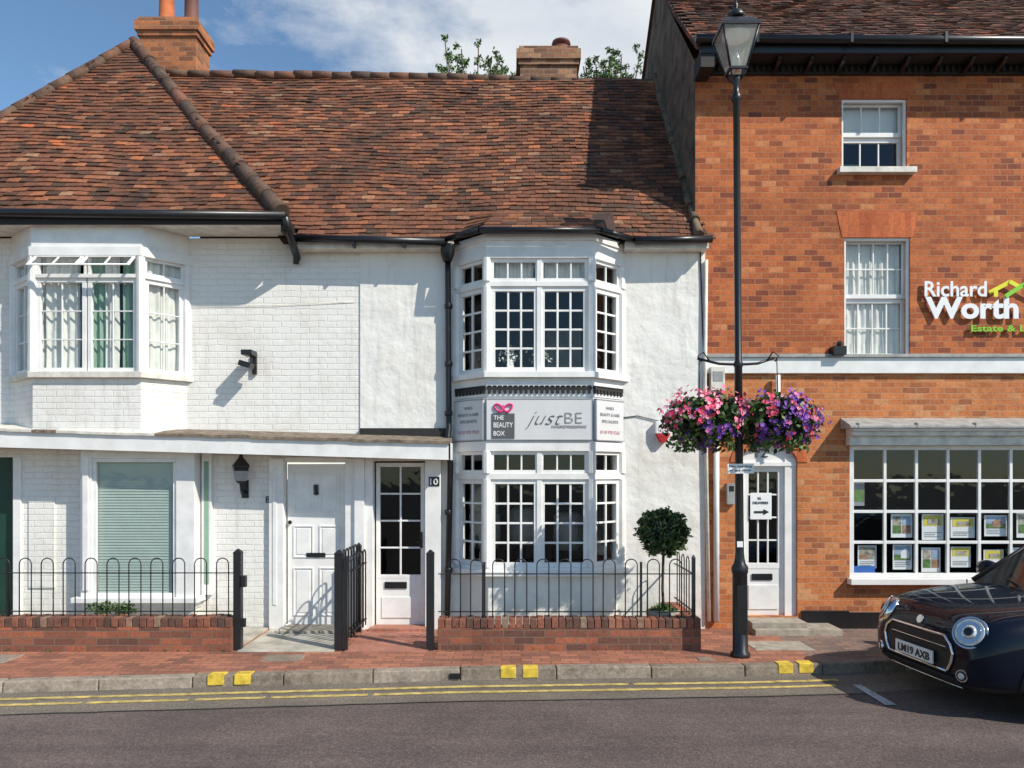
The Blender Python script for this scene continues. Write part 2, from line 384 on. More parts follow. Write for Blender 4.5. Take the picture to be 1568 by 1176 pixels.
# ------------------------------------------------------------------ roofs
def tiles(b, O, ex, es, a0, a1, smax, inside, mat, w=.165, g=.094, sag=.024, lift=.021):
    O = Vector(O); ex = Vector(ex).normalized(); es = Vector(es).normalized(); n = ex.cross(es).normalized()
    if n.z < 0: n = -n
    rows = int(smax/g)
    for r in range(rows+1):
        s0 = r*g; off = (w/2 if r % 2 else 0)+random.uniform(-.012, .012); k = int((a1-a0)/w)+2
        for i in range(-1, k):
            a = a0+i*w+off
            if not inside(a+w/2, s0+g*.5): continue
            def hgt(aa, ss): return sag*noise.noise(Vector((aa*.55, ss*.6, 3.1)))*2
            wav = .032*noise.noise(Vector((a*.9, r*.25, 9.0)))+.016*noise.noise(Vector((a*2.6, r*1.7, 2.0)))
            j = random.uniform(-.007, .007); tilt = random.uniform(-.005, .005); lf = lift*random.uniform(.75, 1.3)
            if R() < .03: j -= .02; lf += .010
            sa = s0+wav+j; sb = sa+g*1.45; ga = .0025
            pts = []
            for (aa, ss, hh) in ((a+ga, sa, lf-tilt), (a+w-ga, sa, lf+tilt), (a+w-ga, sb, .002), (a+ga, sb, .002)):
                pts.append(O+ex*aa+es*ss+n*(hh+hgt(aa, ss)))
            low = [p-n*.015 for p in pts]
            i0 = len(b.v); km = b.mi(mat); b.v += [tuple(p) for p in low+pts]
            for f in ((4, 5, 6, 7), (0, 1, 5, 4), (1, 2, 6, 5), (3, 0, 4, 7)):
                b.f.append(tuple(i0+q for q in f)); b.m.append(km); b.sm.append(False)

def ridge(b, p0, p1, r, mat, seg=.33):
    p0 = Vector(p0); p1 = Vector(p1); L_ = (p1-p0).length; n = max(1, int(L_/seg)); d = (p1-p0)/n
    for i in range(n):
        j = Vector((0, 0, random.uniform(-.010, .010)))
        b.cyl(p0+d*i+j-d*.03, p0+d*(i+1)+j+d*.02, r*random.uniform(.98, 1.05), r*random.uniform(.92, .97), mat, 14)

cottage = empty('white_cottage')
rt = B()
EY, EZ0, RY = -.2, 4.72, 2.6
sl = 1.2; es = Vector((0, 1, sl)).normalized(); L1 = (RY-EY)*math.sqrt(1+sl*sl)
def in_main(a, s):
    x = a; z = EZ0+s*es.z
    xv = -5.85+(8.54-z)/1.1456
    if x < xv-.05: return False
    top = L1+(.10 if x < -2 else .10-.045*(x+2))-.02
    return s < top and x < 2.27+.10*(1-s/L1)
tiles(rt, (0, EY, EZ0), (1, 0, 0), es, -5.8, 2.33, L1+.15, in_main, 'tile')
HP = Vector((-5.85, 2.45, 8.54)); HL = Vector((-7.88, -.45, 4.92)); HR = Vector((-2.69, -.45, 4.92))
es2 = Vector((0, 2.9, 3.62)).normalized(); L2 = math.hypot(2.9, 3.62)
def in_hip(a, s):
    t = s/L2; return HL.x+(HP.x-HL.x)*t-.02 < a < HR.x+(HP.x-HR.x)*t+.02 and t < 1
tiles(rt, (0, -.45, 4.92), (1, 0, 0), es2, -7.9, -2.6, L2, in_hip, 'tile')
es3 = Vector((-1, 0, 1.1456)).normalized(); L3 = 3.16*math.hypot(1, 1.1456)
def in_cheek(a, s):
    x = HR.x+s*es3.x; y = -.45+a; t = (HR.x-x)/(HR.x-HP.x); yh = -.45+2.9*t; z = 4.92+s*es3.z
    return y > yh-.03 and (z-4.96)/1.2+.08 > y and t < 1
tiles(rt, (HR.x, -.45, 4.92), (0, 1, 0), es3, 0, 3.2, L3, in_cheek, 'tile')
es4 = Vector((2.03, 0, 3.62)).normalized(); L4 = math.hypot(2.03, 3.62)
tiles(rt, (HL.x, -.45, 4.92), (0, 1, 0), es4, 0, 5.5, L4, lambda a, s: a > 2.9*s/L4-.03 and s < L4, 'tile')
bx0, bx1, wx0, wx1, by = -.295, .935, -.68, 1.34, -.4
rt.done('roof_tiles', cottage)
ru = B()
dn = Vector((0, .06, -.07))
ru.face([(-5.4, 2.6, 7.96), (-2.75, -.15, 4.66), (2.33, -.15, 4.66), (2.26, 2.6, 7.90)], 'under')
ru.face([HL+dn, HR+dn, HP+dn], 'under'); ru.face([HR+dn, (-2.69, 5, 4.86), (HP.x, 5, 8.46), HP+dn], 'under'); ru.face([HL+dn, HP+dn, (HP.x, 5, 8.46), (HL.x, 5, 4.86)], 'under')
ru.face([(-5.6, 2.6, 8.08), (2.26, 2.6, 8.0), (2.26, 5.6, 4.7), (-5.6, 5.6, 4.7)], 'under')
ru.done('roof_underlay', cottage)
rd = B()
ridge(rd, (-5.75, 2.6, 8.16), (-4, 2.6, 8.15), .065, 'ridge', .3); ridge(rd, (-4, 2.6, 8.15), (-1, 2.6, 8.10), .065, 'ridge', .3); ridge(rd, (-1, 2.6, 8.10), (2.24, 2.6, 8.0), .065, 'ridge', .3)
up = Vector((0, 0, .03))
mid = (HP+HR)/2+Vector((-.03, 0, -.05))
ridge(rd, HR+up, mid+up, .10, 'ridge', .36); ridge(rd, mid+up, HP+up, .095, 'ridge', .36)
ridge(rd, HL+up, HP+up, .075, 'ridge', .33); ridge(rd, HP+up, (HP.x, 5, 8.55), .09, 'ridge')
rd.done('ridge_tiles', cottage)

sk = B()
e = [(wx0-.1, -.02), (bx0-.06, by-.14), (bx1+.06, by-.14), (wx1+.1, -.02)]
topy, topz = .12, 5.14
tp = [(wx0+.1, topy, topz), (bx0+.12, topy, topz), (bx1-.12, topy, topz), (wx1-.1, topy, topz)]
for i in range(3):
    p0 = Vector((*e[i], 4.725)); p1 = Vector((*e[i+1], 4.725)); q0 = Vector(tp[i]); q1 = Vector(tp[i+1])
    sk.face([p0, p1, q1, q0], 'under')
    for r in range(6):
        t0, t1 = r/6, (r+1.3)/6
        m0 = p0.lerp(q0, t0); m1 = p1.lerp(q1, t0); n0 = p0.lerp(q0, min(1, t1)); n1 = p1.lerp(q1, min(1, t1))
        k = max(2, int((m1-m0).length/.165)); lift = Vector((0, -.008, .024))
        for j in range(k):
            f0 = (j+.02)/k; f1 = (j+.98)/k; jt = Vector((0, 0, random.uniform(-.005, .006)))
            pts = [m0.lerp(m1, f0)+lift+jt, m0.lerp(m1, f1)+lift+jt, n0.lerp(n1, f1)+up*.2, n0.lerp(n1, f0)+up*.2]
            low = [p-Vector((0, 0, .016)) for p in pts]; sk.hexa(low+pts, 'tile')
sk.done('bay_roof', cottage)

# ------------------------------------------------------------------ cottage walls
cw = B()
door8 = (EX(436), EX(530), EZ(957), EZ(708)); door10 = (EX(572), EX(652), EZ(960), EZ(706))
holesL = [door8, (EX(150), EX(272), EZ(890), EZ(697)), (-5.55, -4.4, EZ(570), EZ(380)), (EX(-60), EX(20), EZ(960), EZ(700))]
wall_holes(cw, -8.2, EX(552), -.05, 4.78, 0, holesL, 'wbrick', .1, 'white')
holesR = [door10, (wx0+.1, wx1-.1, .74, 2.15), (wx0+.1, wx1-.1, 3.05, 4.45)]
wall_holes(cw, EX(552), 2.36, -.05, 4.78, -.018, holesR, 'wplas', .14, 'white')
cw.face([(EX(552), -.018, EZ(700)), (EX(552), -.018, 4.78), (EX(552), 0, 4.78), (EX(552), 0, EZ(700))], 'wplas')
cw.face([(2.36, -.018, -.05), (2.36, .1, -.05), (2.36, .1, 4.7), (2.36, -.018, 4.7)], 'wplas')
cw.face([(-8.2, 0, -.05), (-8.2, 6, -.05), (-8.2, 6, 4.8), (-8.2, 0, 4.8)], 'wbrick')
cw.done('walls', cottage)
it = B()
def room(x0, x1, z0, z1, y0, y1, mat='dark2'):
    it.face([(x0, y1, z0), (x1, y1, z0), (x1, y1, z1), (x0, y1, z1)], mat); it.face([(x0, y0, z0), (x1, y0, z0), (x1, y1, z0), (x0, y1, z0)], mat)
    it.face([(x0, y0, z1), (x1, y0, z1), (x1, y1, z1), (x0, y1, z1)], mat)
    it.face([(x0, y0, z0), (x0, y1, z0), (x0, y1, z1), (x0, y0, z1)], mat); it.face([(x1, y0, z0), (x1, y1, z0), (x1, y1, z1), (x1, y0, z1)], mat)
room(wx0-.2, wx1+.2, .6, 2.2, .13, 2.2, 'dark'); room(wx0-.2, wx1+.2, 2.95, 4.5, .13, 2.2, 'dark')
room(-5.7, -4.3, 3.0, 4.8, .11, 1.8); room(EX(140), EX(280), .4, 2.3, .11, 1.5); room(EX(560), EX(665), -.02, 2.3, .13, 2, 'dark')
it.done('room_interiors', cottage)

F = B(); G = B()
plan = [(wx0, -.015), (bx0, by), (bx1, by), (wx1, -.015)]
def frame_of(p, q):
    d = Vector((q[0]-p[0], q[1]-p[1])); l = d.length; d /= l
    n = Vector((d.y, -d.x)); return (p, (d.x, d.y), (n.x, n.y)), l
bayfr = [frame_of(plan[i], plan[i+1]) for i in range(3)]
def band(b, frs, pl, z0, z1, out, mat, inn=.04):
    """continuous mitred band round a canted bay"""
    def off(o):
        res = []
        for i in range(4):
            ns = []
            if i > 0: ns.append(Vector(frs[i-1][0][2]))
            if i < 3: ns.append(Vector(frs[i][0][2]))
            if len(ns) == 2:
                m_ = (ns[0]+ns[1]).normalized(); k = 1/m_.dot(ns[0]); v = m_*o*k
            else:
                v = ns[0]*o; t = Vector(frs[0 if i == 0 else 2][0][1])
                v = v+t*(-(v.y)/t.y if abs(t.y) > 1e-3 else 0)
            res.append((pl[i][0]+v.x, pl[i][1]+v.y))
        return res
    A = off(out); C = off(-inn)
    for i in range(3):
        b.hexa([(*A[i], z0), (*A[i+1], z0), (*C[i+1], z0), (*C[i], z0), (*A[i], z1), (*A[i+1], z1), (*C[i+1], z1), (*C[i], z1)], mat)
for z0, z1, out, m_ in ((4.42, 4.62, .03, 'white'), (4.62, 4.70, .05, 'white'), (4.09, 4.15, .022, 'white'), (3.02, 3.09, .07, 'white'), (2.80, 3.02, .012, 'white'),
                        (2.16, 2.28, .03, 'white'), (1.83, 1.90, .022, 'white'), (.70, .76, .07, 'white'), (2.25, 2.80, .0, 'white'), (.76, .80, .03, 'white')):
    band(F, bayfr, plan, z0, z1, out, m_)
band(F, bayfr, plan, -.02, .70, -.03, 'wplas')
for (fr, l), nc, nl in zip(bayfr, (2, 3, 2), (1, 2, 1)):
    e0 = .035; seg = (l-2*e0)/nl
    for k in range(nl):
        a = e0+k*seg+.008; c = e0+(k+1)*seg-.008
        window(F, G, fr, a, c, 3.09, 4.09, nc, 4, .055, .024)
        window(F, G, fr, a, c, 4.15, 4.42, nc, 1, .04, .02)
        window(F, G, fr, a, c, .80, 1.83, nc, 4, .055, .024)
        window(F, G, fr, a, c, 1.90, 2.16, nc, 1, .04, .02)
for p in plan:
    for z0, z1 in ((3.09, 4.09), (4.15, 4.42), (.8, 1.83), (1.90, 2.16)):
        F.cyl((p[0], p[1], z0), (p[0], p[1], z1), .05, .05, 'white', 8, smooth=False)
fr, l = bayfr[1]
for z0, z1 in ((3.09, 4.09), (4.15, 4.42), (.8, 1.83), (1.90, 2.16)): F.lb(fr, l/2-.03, l/2+.03, -.05, .012, z0, z1, 'white')
for fr, l in bayfr:
    F.lb(fr, .0, l, .013, .03, 2.88, 2.915, 'blackm')
    k = int(l/.06)
    for i in range(k):
        a = l*(i+.5)/k; F.lb(fr, a-.018, a+.018, .012, .034, 2.835, 2.882, 'blackm')
        F.lb(fr, a-.024, a+.024, .013, .036, 2.915, 2.93, 'blackm')
bi = B()
for cx_, zz in ((-.35, .9), (.15, .95), (.75, .88)):
    bi.lathe((cx_, .9, zz), [(.16, 0), (.2, .15), (.19, .45), (.12, .5)], 'grey', 14)
bi.box(-.6, -.2, 1.6, 1.62, 1.1, 1.8, 'curt'); bi.box(.5, 1.0, 1.7, 1.72, 3.4, 4.0, 'grey')
bi.done('salon_furniture', cottage)
tc_ = B()
for a0, a1 in ((.08, .55), (.68, 1.15)): curtain(tc_, bayfr[1][0], a0, a1, -.12, 4.16, 4.5, 'curt', pl=.06, amp=.01)
tc_.done('valance', cottage)
# ---- left first floor canted bay
lp = [(-6.1, 0), (-5.62, -.4), (-4.35, -.4), (-3.98, 0)]
lfr = [frame_of(lp[i], lp[i+1]) for i in range(3)]
for z0, z1, out, m_ in ((4.55, 4.80, .02, 'white'), (4.44, 4.55, .05, 'white'), (4.19, 4.235, .025, 'white'), (3.02, 3.09, .06, 'white2')): band(F, lfr, lp, z0, z1, out, m_)
band(F, lfr, lp, 2.38, 3.02, .0, 'wbrick')
C = B()
for (fr, l), nl in zip(lfr, (1, 2, 1)):
    seg = (l-.07)/nl
    for k in range(nl):
        a = .035+k*seg+.008; c = .035+(k+1)*seg-.008
        window(F, G, fr, a, c, 3.09, 4.19, 2, 3, .05, .014)
        o, t, n = fr
        w_ = .24; ang = .85 if nl == 2 else .1
        hinge = 4.45
        if nl == 2:
            def P(aa, q, dd=0): return (o[0]+t[0]*aa+n[0]*(q*math.sin(ang)+dd), o[1]+t[1]*aa+n[1]*(q*math.sin(ang)+dd), hinge-q*math.cos(ang))
            for a_0, a_1, q0, q1 in ((a, c, 0, .035), (a, c, w_-.035, w_), (a, a+.035, .035, w_-.035), (c-.035, c, .035, w_-.035), ((a+c)/2-.008, (a+c)/2+.008, .035, w_-.035)):
                F.hexa([P(a_0, q0), P(a_1, q0), P(a_1, q1), P(a_0, q1), P(a_0, q0, .03), P(a_1, q0, .03), P(a_1, q1, .03), P(a_0, q1, .03)], 'white')
            G.face([P(a+.03, .03, .015), P(c-.03, .03, .015), P(c-.03, w_-.03, .015), P(a+.03, w_-.03, .015)], 'glass')
            for s_ in (a, c-.03): F.lb(fr, s_, s_+.03, -.05, .0, 4.235, 4.44, 'white')
        else: window(F, G, fr, a, c, 4.235, 4.44, 2, 1, .03, .014)
    curtain(C, fr, .06, l*.40 if nl == 2 else l-.03, -.09, 3.05, 4.5, 'curt')
    if nl == 2: curtain(C, fr, l*.52, l*.66, -.10, 3.05, 4.5, 'curtg'); curtain(C, fr, l*.64, l*.76, -.09, 3.05, 4.5, 'curt'); curtain(C, fr, l*.80, l-.05, -.09, 3.05, 4.5, 'curtg')
for p in lp: F.cyl((p[0], p[1], 3.09), (p[0], p[1], 4.44), .05, .05, 'white', 8, smooth=False)
C.done('curtains', cottage)
# ---- ground floor window of no. 8: shallow box bay
y_ = -.22
fb = ((0, y_), (1, 0), (0, -1))
xa, xb = -5.16, -3.80
F.box(xa, xa+.13, y_, -.002, .42, 2.2, 'white'); F.box(xb-.22, xb, y_, -.002, .42, 2.2, 'white')
F.box(xa+.13, xb-.22, y_+.002, -.002, 2.08, 2.2, 'white')
F.box(xa-.08, xb+.06, y_-.07, -.002, .36, .42, 'white'); F.box(xa, xb, y_+.03, -.002, .28, .36, 'wbrick')
F.box(xa+.02, xb-.02, y_+.06, -.002, -.02, .28, 'wbrick')
window(F, G, fb, xa+.13, xb-.22, .42, 2.08, 1, 1, .045, .02, d=-.02)
F.box(xa+.03, xa+.10, y_-.02, y_, .5, 2.1, 'white')
bl = B()
for i in range(48):
    z = .46+i*.034; bl.hexa([(xa+.17, y_+.075, z), (xb-.26, y_+.075, z), (xb-.26, y_+.084, z+.034), (xa+.17, y_+.084, z+.034), (xa+.17, y_+.077, z+.001), (xb-.26, y_+.077, z+.001), (xb-.26, y_+.086, z+.035), (xa+.17, y_+.086, z+.035)], 'blind')
bl.done('venetian_blind', cottage)
F.box(xb+.02, xb+.14, -.06, -.002, .42, 2.2, 'white'); G.face([(xb+.05, -.062, .55), (xb+.11, -.062, .55), (xb+.11, -.062, 2.05), (xb+.05, -.062, 2.05)], 'curtg')
F.box(EX(-60), EX(20), .09, .13, 0, EZ(700), 'green'); F.box(EX(22), EX(34), -.03, 0, 0, EZ(700), 'white')
F.box(EX(45), EX(85), -.02, -.001, .5, 1.62, 'wbrick')
def panel_door(x0, x1, z0, z1, y, panels, mat='white'):
    F.box(x0, x1, y, y+.045, z0, z1, mat)
    for (a, b_, c, d) in panels:
        X0 = x0+(x1-x0)*a; X1 = x0+(x1-x0)*b_; Z0 = z0+(z1-z0)*c; Z1 = z0+(z1-z0)*d
        for (p, q, r, s) in ((X0, X1, Z0, Z0+.018), (X0, X1, Z1-.018, Z1), (X0, X0+.018, Z0+.018, Z1-.018), (X1-.018, X1, Z0+.018, Z1-.018)):
            F.box(p, q, y-.012, y+.001, r, s, mat)
        F.box(X0+.04, X1-.04, y-.007, y+.001, Z0+.04, Z1-.04, mat)
panel_door(door8[0]+.02, door8[1]-.02, .03, door8[3]-.02, .05, [(.1, .45, .70, .95), (.55, .9, .70, .95), (.1, .45, .42, .62), (.55, .9, .42, .62), (.1, .45, .06, .36), (.55, .9, .06, .36)])
for a, c in ((EX(414), EX(436)), (EX(530), EX(545))): F.box(a, c, -.06, -.001, 0, EZ(702), 'white')
F.box(EX(420), EX(426), -.07, -.06, .3, 1.95, 'white')
F.box(EX(545), EX(560), -.10, -.02, 0, EZ(702), 'white'); F.box(EX(560), EX(572), -.06, -.019, 0, EZ(700), 'white'); F.box(EX(652), EX(676), -.09, -.019, 0, EZ(700), 'white')
F.box(EX(436), EX(530), -.03, -.001, EZ(708), EZ(700), 'white')
H = B()
H.box(EX(468), EX(497), .035, .046, EZ(854), EZ(847), 'black'); H.cyl((EX(483), .05, EZ(755)), (EX(483), .02, EZ(755)), .03, .025, 'black'); H.box(EX(480), EX(486), .02, .04, EZ(752), EZ(742), 'black')
H.lathe((EX(443), .02, EZ(800)), [(.012, .03), (.014, .02), (.026, .005), (.02, -.01)], 'black', 12, 'y')
dx0, dx1 = door10[0]+.02, door10[1]-.02
fd = ((0, .06), (1, 0), (0, -1))
window(F, G, fd, dx0, dx1, .60, door10[3]-.02, 2, 4, .05, .022, d=0)
F.box(dx0, dx1, .062, .11, .03, .60, 'white'); F.box(dx0+.07, dx1-.07, .05, .062, .12, .38, 'white')
H.box(EX(588), EX(622), .048, .061, EZ(902), EZ(892), 'black'); H.tube([(EX(648)-.02, .05, EZ(830)), (EX(648)-.02, .02, EZ(830)), (EX(640)-.02, .02, EZ(830))], .009, 'black')
H.box(EX(646)-.03, EX(650)-.03, .04, .06, EZ(840), EZ(815), 'black')
H.box(EX(658), EX(674), -.10, -.09, EZ(744), EZ(730), 'black')
H.done('door_furniture', cottage)
text('10', cottage, 'house_number', EX(660), -.103, EZ(742), .095, .075, 'txtw', bold=.01)
text('8', cottage, 'house_number', EX(407), -.012, EZ(770), .05, .085, 'black', bold=.01)
# ---- pent roof between floors
pr = B()
pl0, pl1 = -7.6, -.72
def pz(x): return -.028*(x+4)
ztf = 2.36
for i in range(24):
    a = pl0+(pl1-pl0)*i/24; c = pl0+(pl1-pl0)*(i+1)/24
    j = random.uniform(-.006, .006)
    pr.hexa([(a, -.44, ztf-.21+pz(a)), (c, -.44, ztf-.21+pz(c)), (c, -.41, ztf-.21+pz(c)), (a, -.41, ztf-.21+pz(a)), (a, -.44, ztf-.02+pz(a)), (c, -.44, ztf-.02+pz(c)), (c, -.41, ztf-.02+pz(c)), (a, -.41, ztf-.02+pz(a))], 'white')
    mt = 'lichen' if (i > 12 or i % 5 == 2) else 'white2'
    pr.hexa([(a, -.47, ztf-.025+pz(a)+j), (c, -.47, ztf-.025+pz(c)+j), (c, -.002, ztf+.05+pz(c)), (a, -.002, ztf+.05+pz(a)), (a, -.47, ztf+.005+pz(a)+j), (c, -.47, ztf+.005+pz(c)+j), (c, -.002, ztf+.085+pz(c)), (a, -.002, ztf+.085+pz(a))], mt)
pr.face([(pl0, -.41, ztf-.19+pz(pl0)), (pl1, -.41, ztf-.19+pz(pl1)), (pl1, -.02, ztf-.19+pz(pl1)), (pl0, -.02, ztf-.19+pz(pl0))], 'white2')
pr.box(pl1-.02, pl1+.005, -.44, -.02, ztf-.3, ztf-.10, 'white')
pr.box(EX(552), EX(690), -.06, -.02, EZ(668), EZ(656), 'blackm')
pr.done('pent_roof', cottage)
# ---- eaves, gutters
gt = B()
gt.cyl((-7.9, -.56, 4.92), (-2.60, -.56, 4.87), .05, .05, 'black', 12); gt.box(-7.9, -2.68, -.50, -.0, 4.80, 4.86, 'white2'); gt.box(-7.9, -2.66, -.52, -.501, 4.78, 4.90, 'blackm')
gt.box(-2.68, -2.64, -.50, .0, 4.70, 4.9, 'blackm')
gt.cyl((-2.62, -.27, 4.70), (wx0-.12, -.27, 4.655), .045, .045, 'black', 12); gt.cyl((wx1+.12, -.27, 4.67), (2.38, -.27, 4.69), .045, .045, 'black', 12)
gt.box(-2.6, wx0-.02, -.2, -.02, 4.60, 4.68, 'white2'); gt.box(wx1+.02, 2.36, -.2, -.02, 4.60, 4.68, 'white2')
gp = [(wx0-.14, -.2, 4.70), (bx0-.08, by-.17, 4.70), (bx1+.08, by-.17, 4.70), (wx1+.14, -.2, 4.70)]
for i in range(3): gt.cyl(gp[i], gp[i+1], .035, .035, 'black', 10)
gt.tube([(-2.62, -.56, 4.86), (-2.60, -.45, 4.72), (-2.60, -.3, 4.62), (-2.60, -.1, 4.5)], .045, 'black')
gt.tube([(-2.60, -.28, 4.72), (-2.62, -.1, 4.62), (-2.63, -.05, 4.45)], .035, 'black')
for x in (-1.9, -1.3): gt.box(x, x+.03, -.3, -.19, 4.6, 4.7, 'black')
gt.done('gutters', cottage)
dp = B()
X = EX(687)
dp.lathe((X, -.16, 4.45), [(.05, 0), (.08, .08), (.09, .18), (.09, .2)], 'black', 12)
dp.tube([(X, -.12, 4.45), (X+.0, -.09, 4.3), (X+.01, -.09, 2.45), (X-.0, -.14, 2.35), (X+.02, -.14, 2.2), (X+.03, -.10, 2.0), (X-.01, -.10, .1)], .036, 'black', 12)
for z in (3.9, 3.2, 2.6, 1.4, .7): dp.lathe((X+.005, -.09 if z > 2.4 else -.10, z), [(.044, 0), (.048, .01), (.048, .05), (.044, .06)], 'black', 12)
dp.done('downpipe')
wp = B()
wp.tube([(EX(1080), -.05, 4.5), (EX(1078), -.05, 3.0), (EX(1084), -.05, .1)], .022, 'white2'); wp.tube([(EX(1096), -.03, 2.7), (EX(1096), -.03, .1)], .035, 'white')
wp.tube([(EX(1189), -.05, 3.1), (EX(1189), -.05, 2.2)], .03, 'white')
wp.done('white_drainpipe')
F.done('window_and_door_joinery', cottage, bevel=.004)
G.done('window_glass', cottage)

vf = B()
for cx in (-.02, .33):
    for k in range(90):
        p = Vector((cx+random.gauss(0, .06), -.32+random.gauss(0, .03), 3.30+random.gauss(0, .045))); s_ = random.uniform(.012, .025)
        a = Vector((R()-.5, R()-.5, R()-.5)).normalized(); b_ = a.orthogonal().normalized()
        vf.face([p-a*s_, p-b_*s_, p+a*s_, p+b_*s_], 'petalw' if R() < .6 else 'leaf')
    vf.lathe((cx, -.32, 3.1), [(.03, 0), (.05, .05), (.035, .12), (.045, .14)], 'white', 12)
vf.done('vase_of_flowers')

# ------------------------------------------------------------------ chimneys
def chimney(name, x0, x1, y0, y1, z0, z1, mat, pots):
    e = empty(name); b = B()
    b.box(x0, x1, y0, y1, z0, z1-.32, mat)
    for i, (o, h) in enumerate(((.03, .08), (.06, .08), (.06, .08), (.02, .06))):
        zb = z1-.32+i*.08; b.box(x0-o, x1+o, y0-o, y1+o, zb+.0005*i, zb+h-.001, mat)
    b.box(x0-.02, x1+.02, y0-.05, y1+.02, z0+.95 if z1-z0 > 1.6 else z0, z0+1.0 if z1-z0 > 1.6 else z0+.02, 'lead')
    b.lathe(((x0+x1)/2, (y0+y1)/2, z1-.03), [(.4, 0), (.3, .06), (.1, .07)], 'stone', 4, rot=math.pi/4)
    b.done('stack', e)
    p = B()
    for (px, h, r, m_, cowl) in pots:
        c = (px, (y0+y1)/2, z1)
        p.lathe(c, [(r*1.1, 0), (r*1.1, .05), (r, .08), (r*.9, h-.08), (r*1.08, h-.06), (r*1.08, h), (r*.7, h)], m_, 20)
        if cowl:
            p.lathe((c[0], c[1], c[2]+h), [(r*.6, 0), (r*.6, .05), (r*1.2, .06), (r*1.1, .10), (r*.3, .13)], m_, 20)
    p.done('pots', e)
chimney('brick_chimney', -5.86, -4.98, 2.65, 3.2, 7.2, 9.10, 'chim2', [(-5.56, .75, .12, 'pot', 0), (-5.16, .8, .11, 'potd', 0)])
chimney('brick_chimney', .13, 1.03, 2.75, 3.4, 7.2, 8.70, 'chim', [(.80, .13, .13, 'potd', 1)])

# ------------------------------------------------------------------ brick building
bb = empty('brick_building')
w = B(); BY = .02; SX = 2.25
winT = (EX(1290), EX(1390), EZ(258), EZ(150)); winM = (EX(1294), EX(1395), EZ(545), EZ(363))
XR = 8.6
wT2 = (winT[0]+3.2, winT[1]+3.2, winT[2], winT[3]); wM2 = (winM[0]+3.2, winM[1]+3.2, winM[2], winM[3])
wall_holes(w, SX, XR, EZ(560), 7.0, BY, [winT, winM, wT2, wM2], 'brick', .12)
d12 = (EX(1134), EX(1222), EZ(944), EZ(680)); shop = (EX(1302), 7.4, EZ(885), EZ(682))
wall_holes(w, SX, XR, -.05, EZ(560), BY, [d12, shop], 'brick2', .14)
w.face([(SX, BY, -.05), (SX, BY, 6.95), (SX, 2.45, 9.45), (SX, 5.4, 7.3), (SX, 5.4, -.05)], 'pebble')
w.face([(XR, BY, -.05), (XR, 5.4, -.05), (XR, 5.4, 7.3), (XR, 2.45, 9.45), (XR, BY, 6.95)], 'brick')
cx = (d12[0]+d12[1])/2; hw = (d12[1]-d12[0])/2; rise = .22; zs_ = d12[3]-rise
def arc(k, sc=0): t = math.pi*(1-k/16); return (cx+(hw+sc)*math.cos(t), zs_+(rise+sc)*math.sin(t))
for k in range(16):
    a = arc(k); c = arc(k+1)
    w.face([(a[0], BY+.001, a[1]), (c[0], BY+.001, c[1]), (c[0], BY+.001, d12[3]), (a[0], BY+.001, d12[3])], 'brick2')
    w.face([(a[0], BY, a[1]), (c[0], BY, c[1]), (c[0], BY+.14, c[1]), (a[0], BY+.14, a[1])], 'brick2')
    a2 = arc(k, .12); c2 = arc(k+1, .12)
    w.hexa([(a[0], BY-.012, a[1]), (c[0], BY-.012, c[1]), (c[0], BY, c[1]), (a[0], BY, a[1]), (a2[0], BY-.012, a2[1]), (c2[0], BY-.012, c2[1]), (c2[0], BY, c2[1]), (a2[0], BY, a2[1])], 'arch')
for (h, z0, z1) in ((winT, EZ(150), EZ(126)), (winM, EZ(363), EZ(322)), (wT2, EZ(150), EZ(126)), (wM2, EZ(363), EZ(322))):
    w.hexa([(h[0]-.03, BY-.006, z0), (h[1]+.03, BY-.006, z0), (h[1]+.03, BY, z0), (h[0]-.03, BY, z0), (h[0]-.10, BY-.006, z1), (h[1]+.10, BY-.006, z1), (h[1]+.10, BY, z1), (h[0]-.10, BY, z1)], 'arch')
w.done('walls', bb)
w = B()
w.box(2.37, XR, BY-.05, BY-.001, EZ(572), EZ(548), 'white'); w.box(2.37, XR, BY-.08, BY-.002, EZ(548), EZ(543), 'lead')
for (h) in (winT, wT2): w.box(h[0]-.06, h[1]+.08, BY-.09, BY+.1, h[2]-.07, h[2]+.0, 'white2')
w.box(EX(1228), EX(1300), BY-.03, BY-.001, -.03, .22, 'black'); w.box(EX(1300), XR, BY-.03, BY-.001, -.03, .2, 'black')
w.box(EX(1140), EX(1268), -.42, BY-.001, -.02, .07, 'stone'); w.box(EX(1140), EX(1222), -.30, BY+.14, .07, .13, 'stone')
for y0, z0, z1, m_ in ((-.16, EZ(668), EZ(661), 'white2'), (-.20, EZ(661), EZ(656), 'white'), (-.10, EZ(682), EZ(668), 'white2')): w.box(EX(1296), XR-.4, y0, BY-.001, z0, z1, m_)
w.hexa([(EX(1288), -.25, EZ(657)), (XR-.4, -.25, EZ(657)), (XR-.4, BY-.002, EZ(657)), (EX(1288), BY-.002, EZ(657)), (EX(1288), -.25, EZ(653)), (XR-.4, -.25, EZ(653)), (XR-.4, BY-.002, EZ(640)), (EX(1288), BY-.002, EZ(640))], 'lead')
for i in range(7): w.box(EX(1300)+i*.7, EX(1300)+i*.7+.03, -.255, 0, EZ(657), EZ(649), 'lead')
w.box(EX(1298), 7.45, -.10, BY-.001, EZ(894), EZ(885), 'white')
w.done('trim', bb, bevel=.004)
w = B(); g = B()
fw_ = ((0, BY+.09), (1, 0), (0, -1))
cu = B()
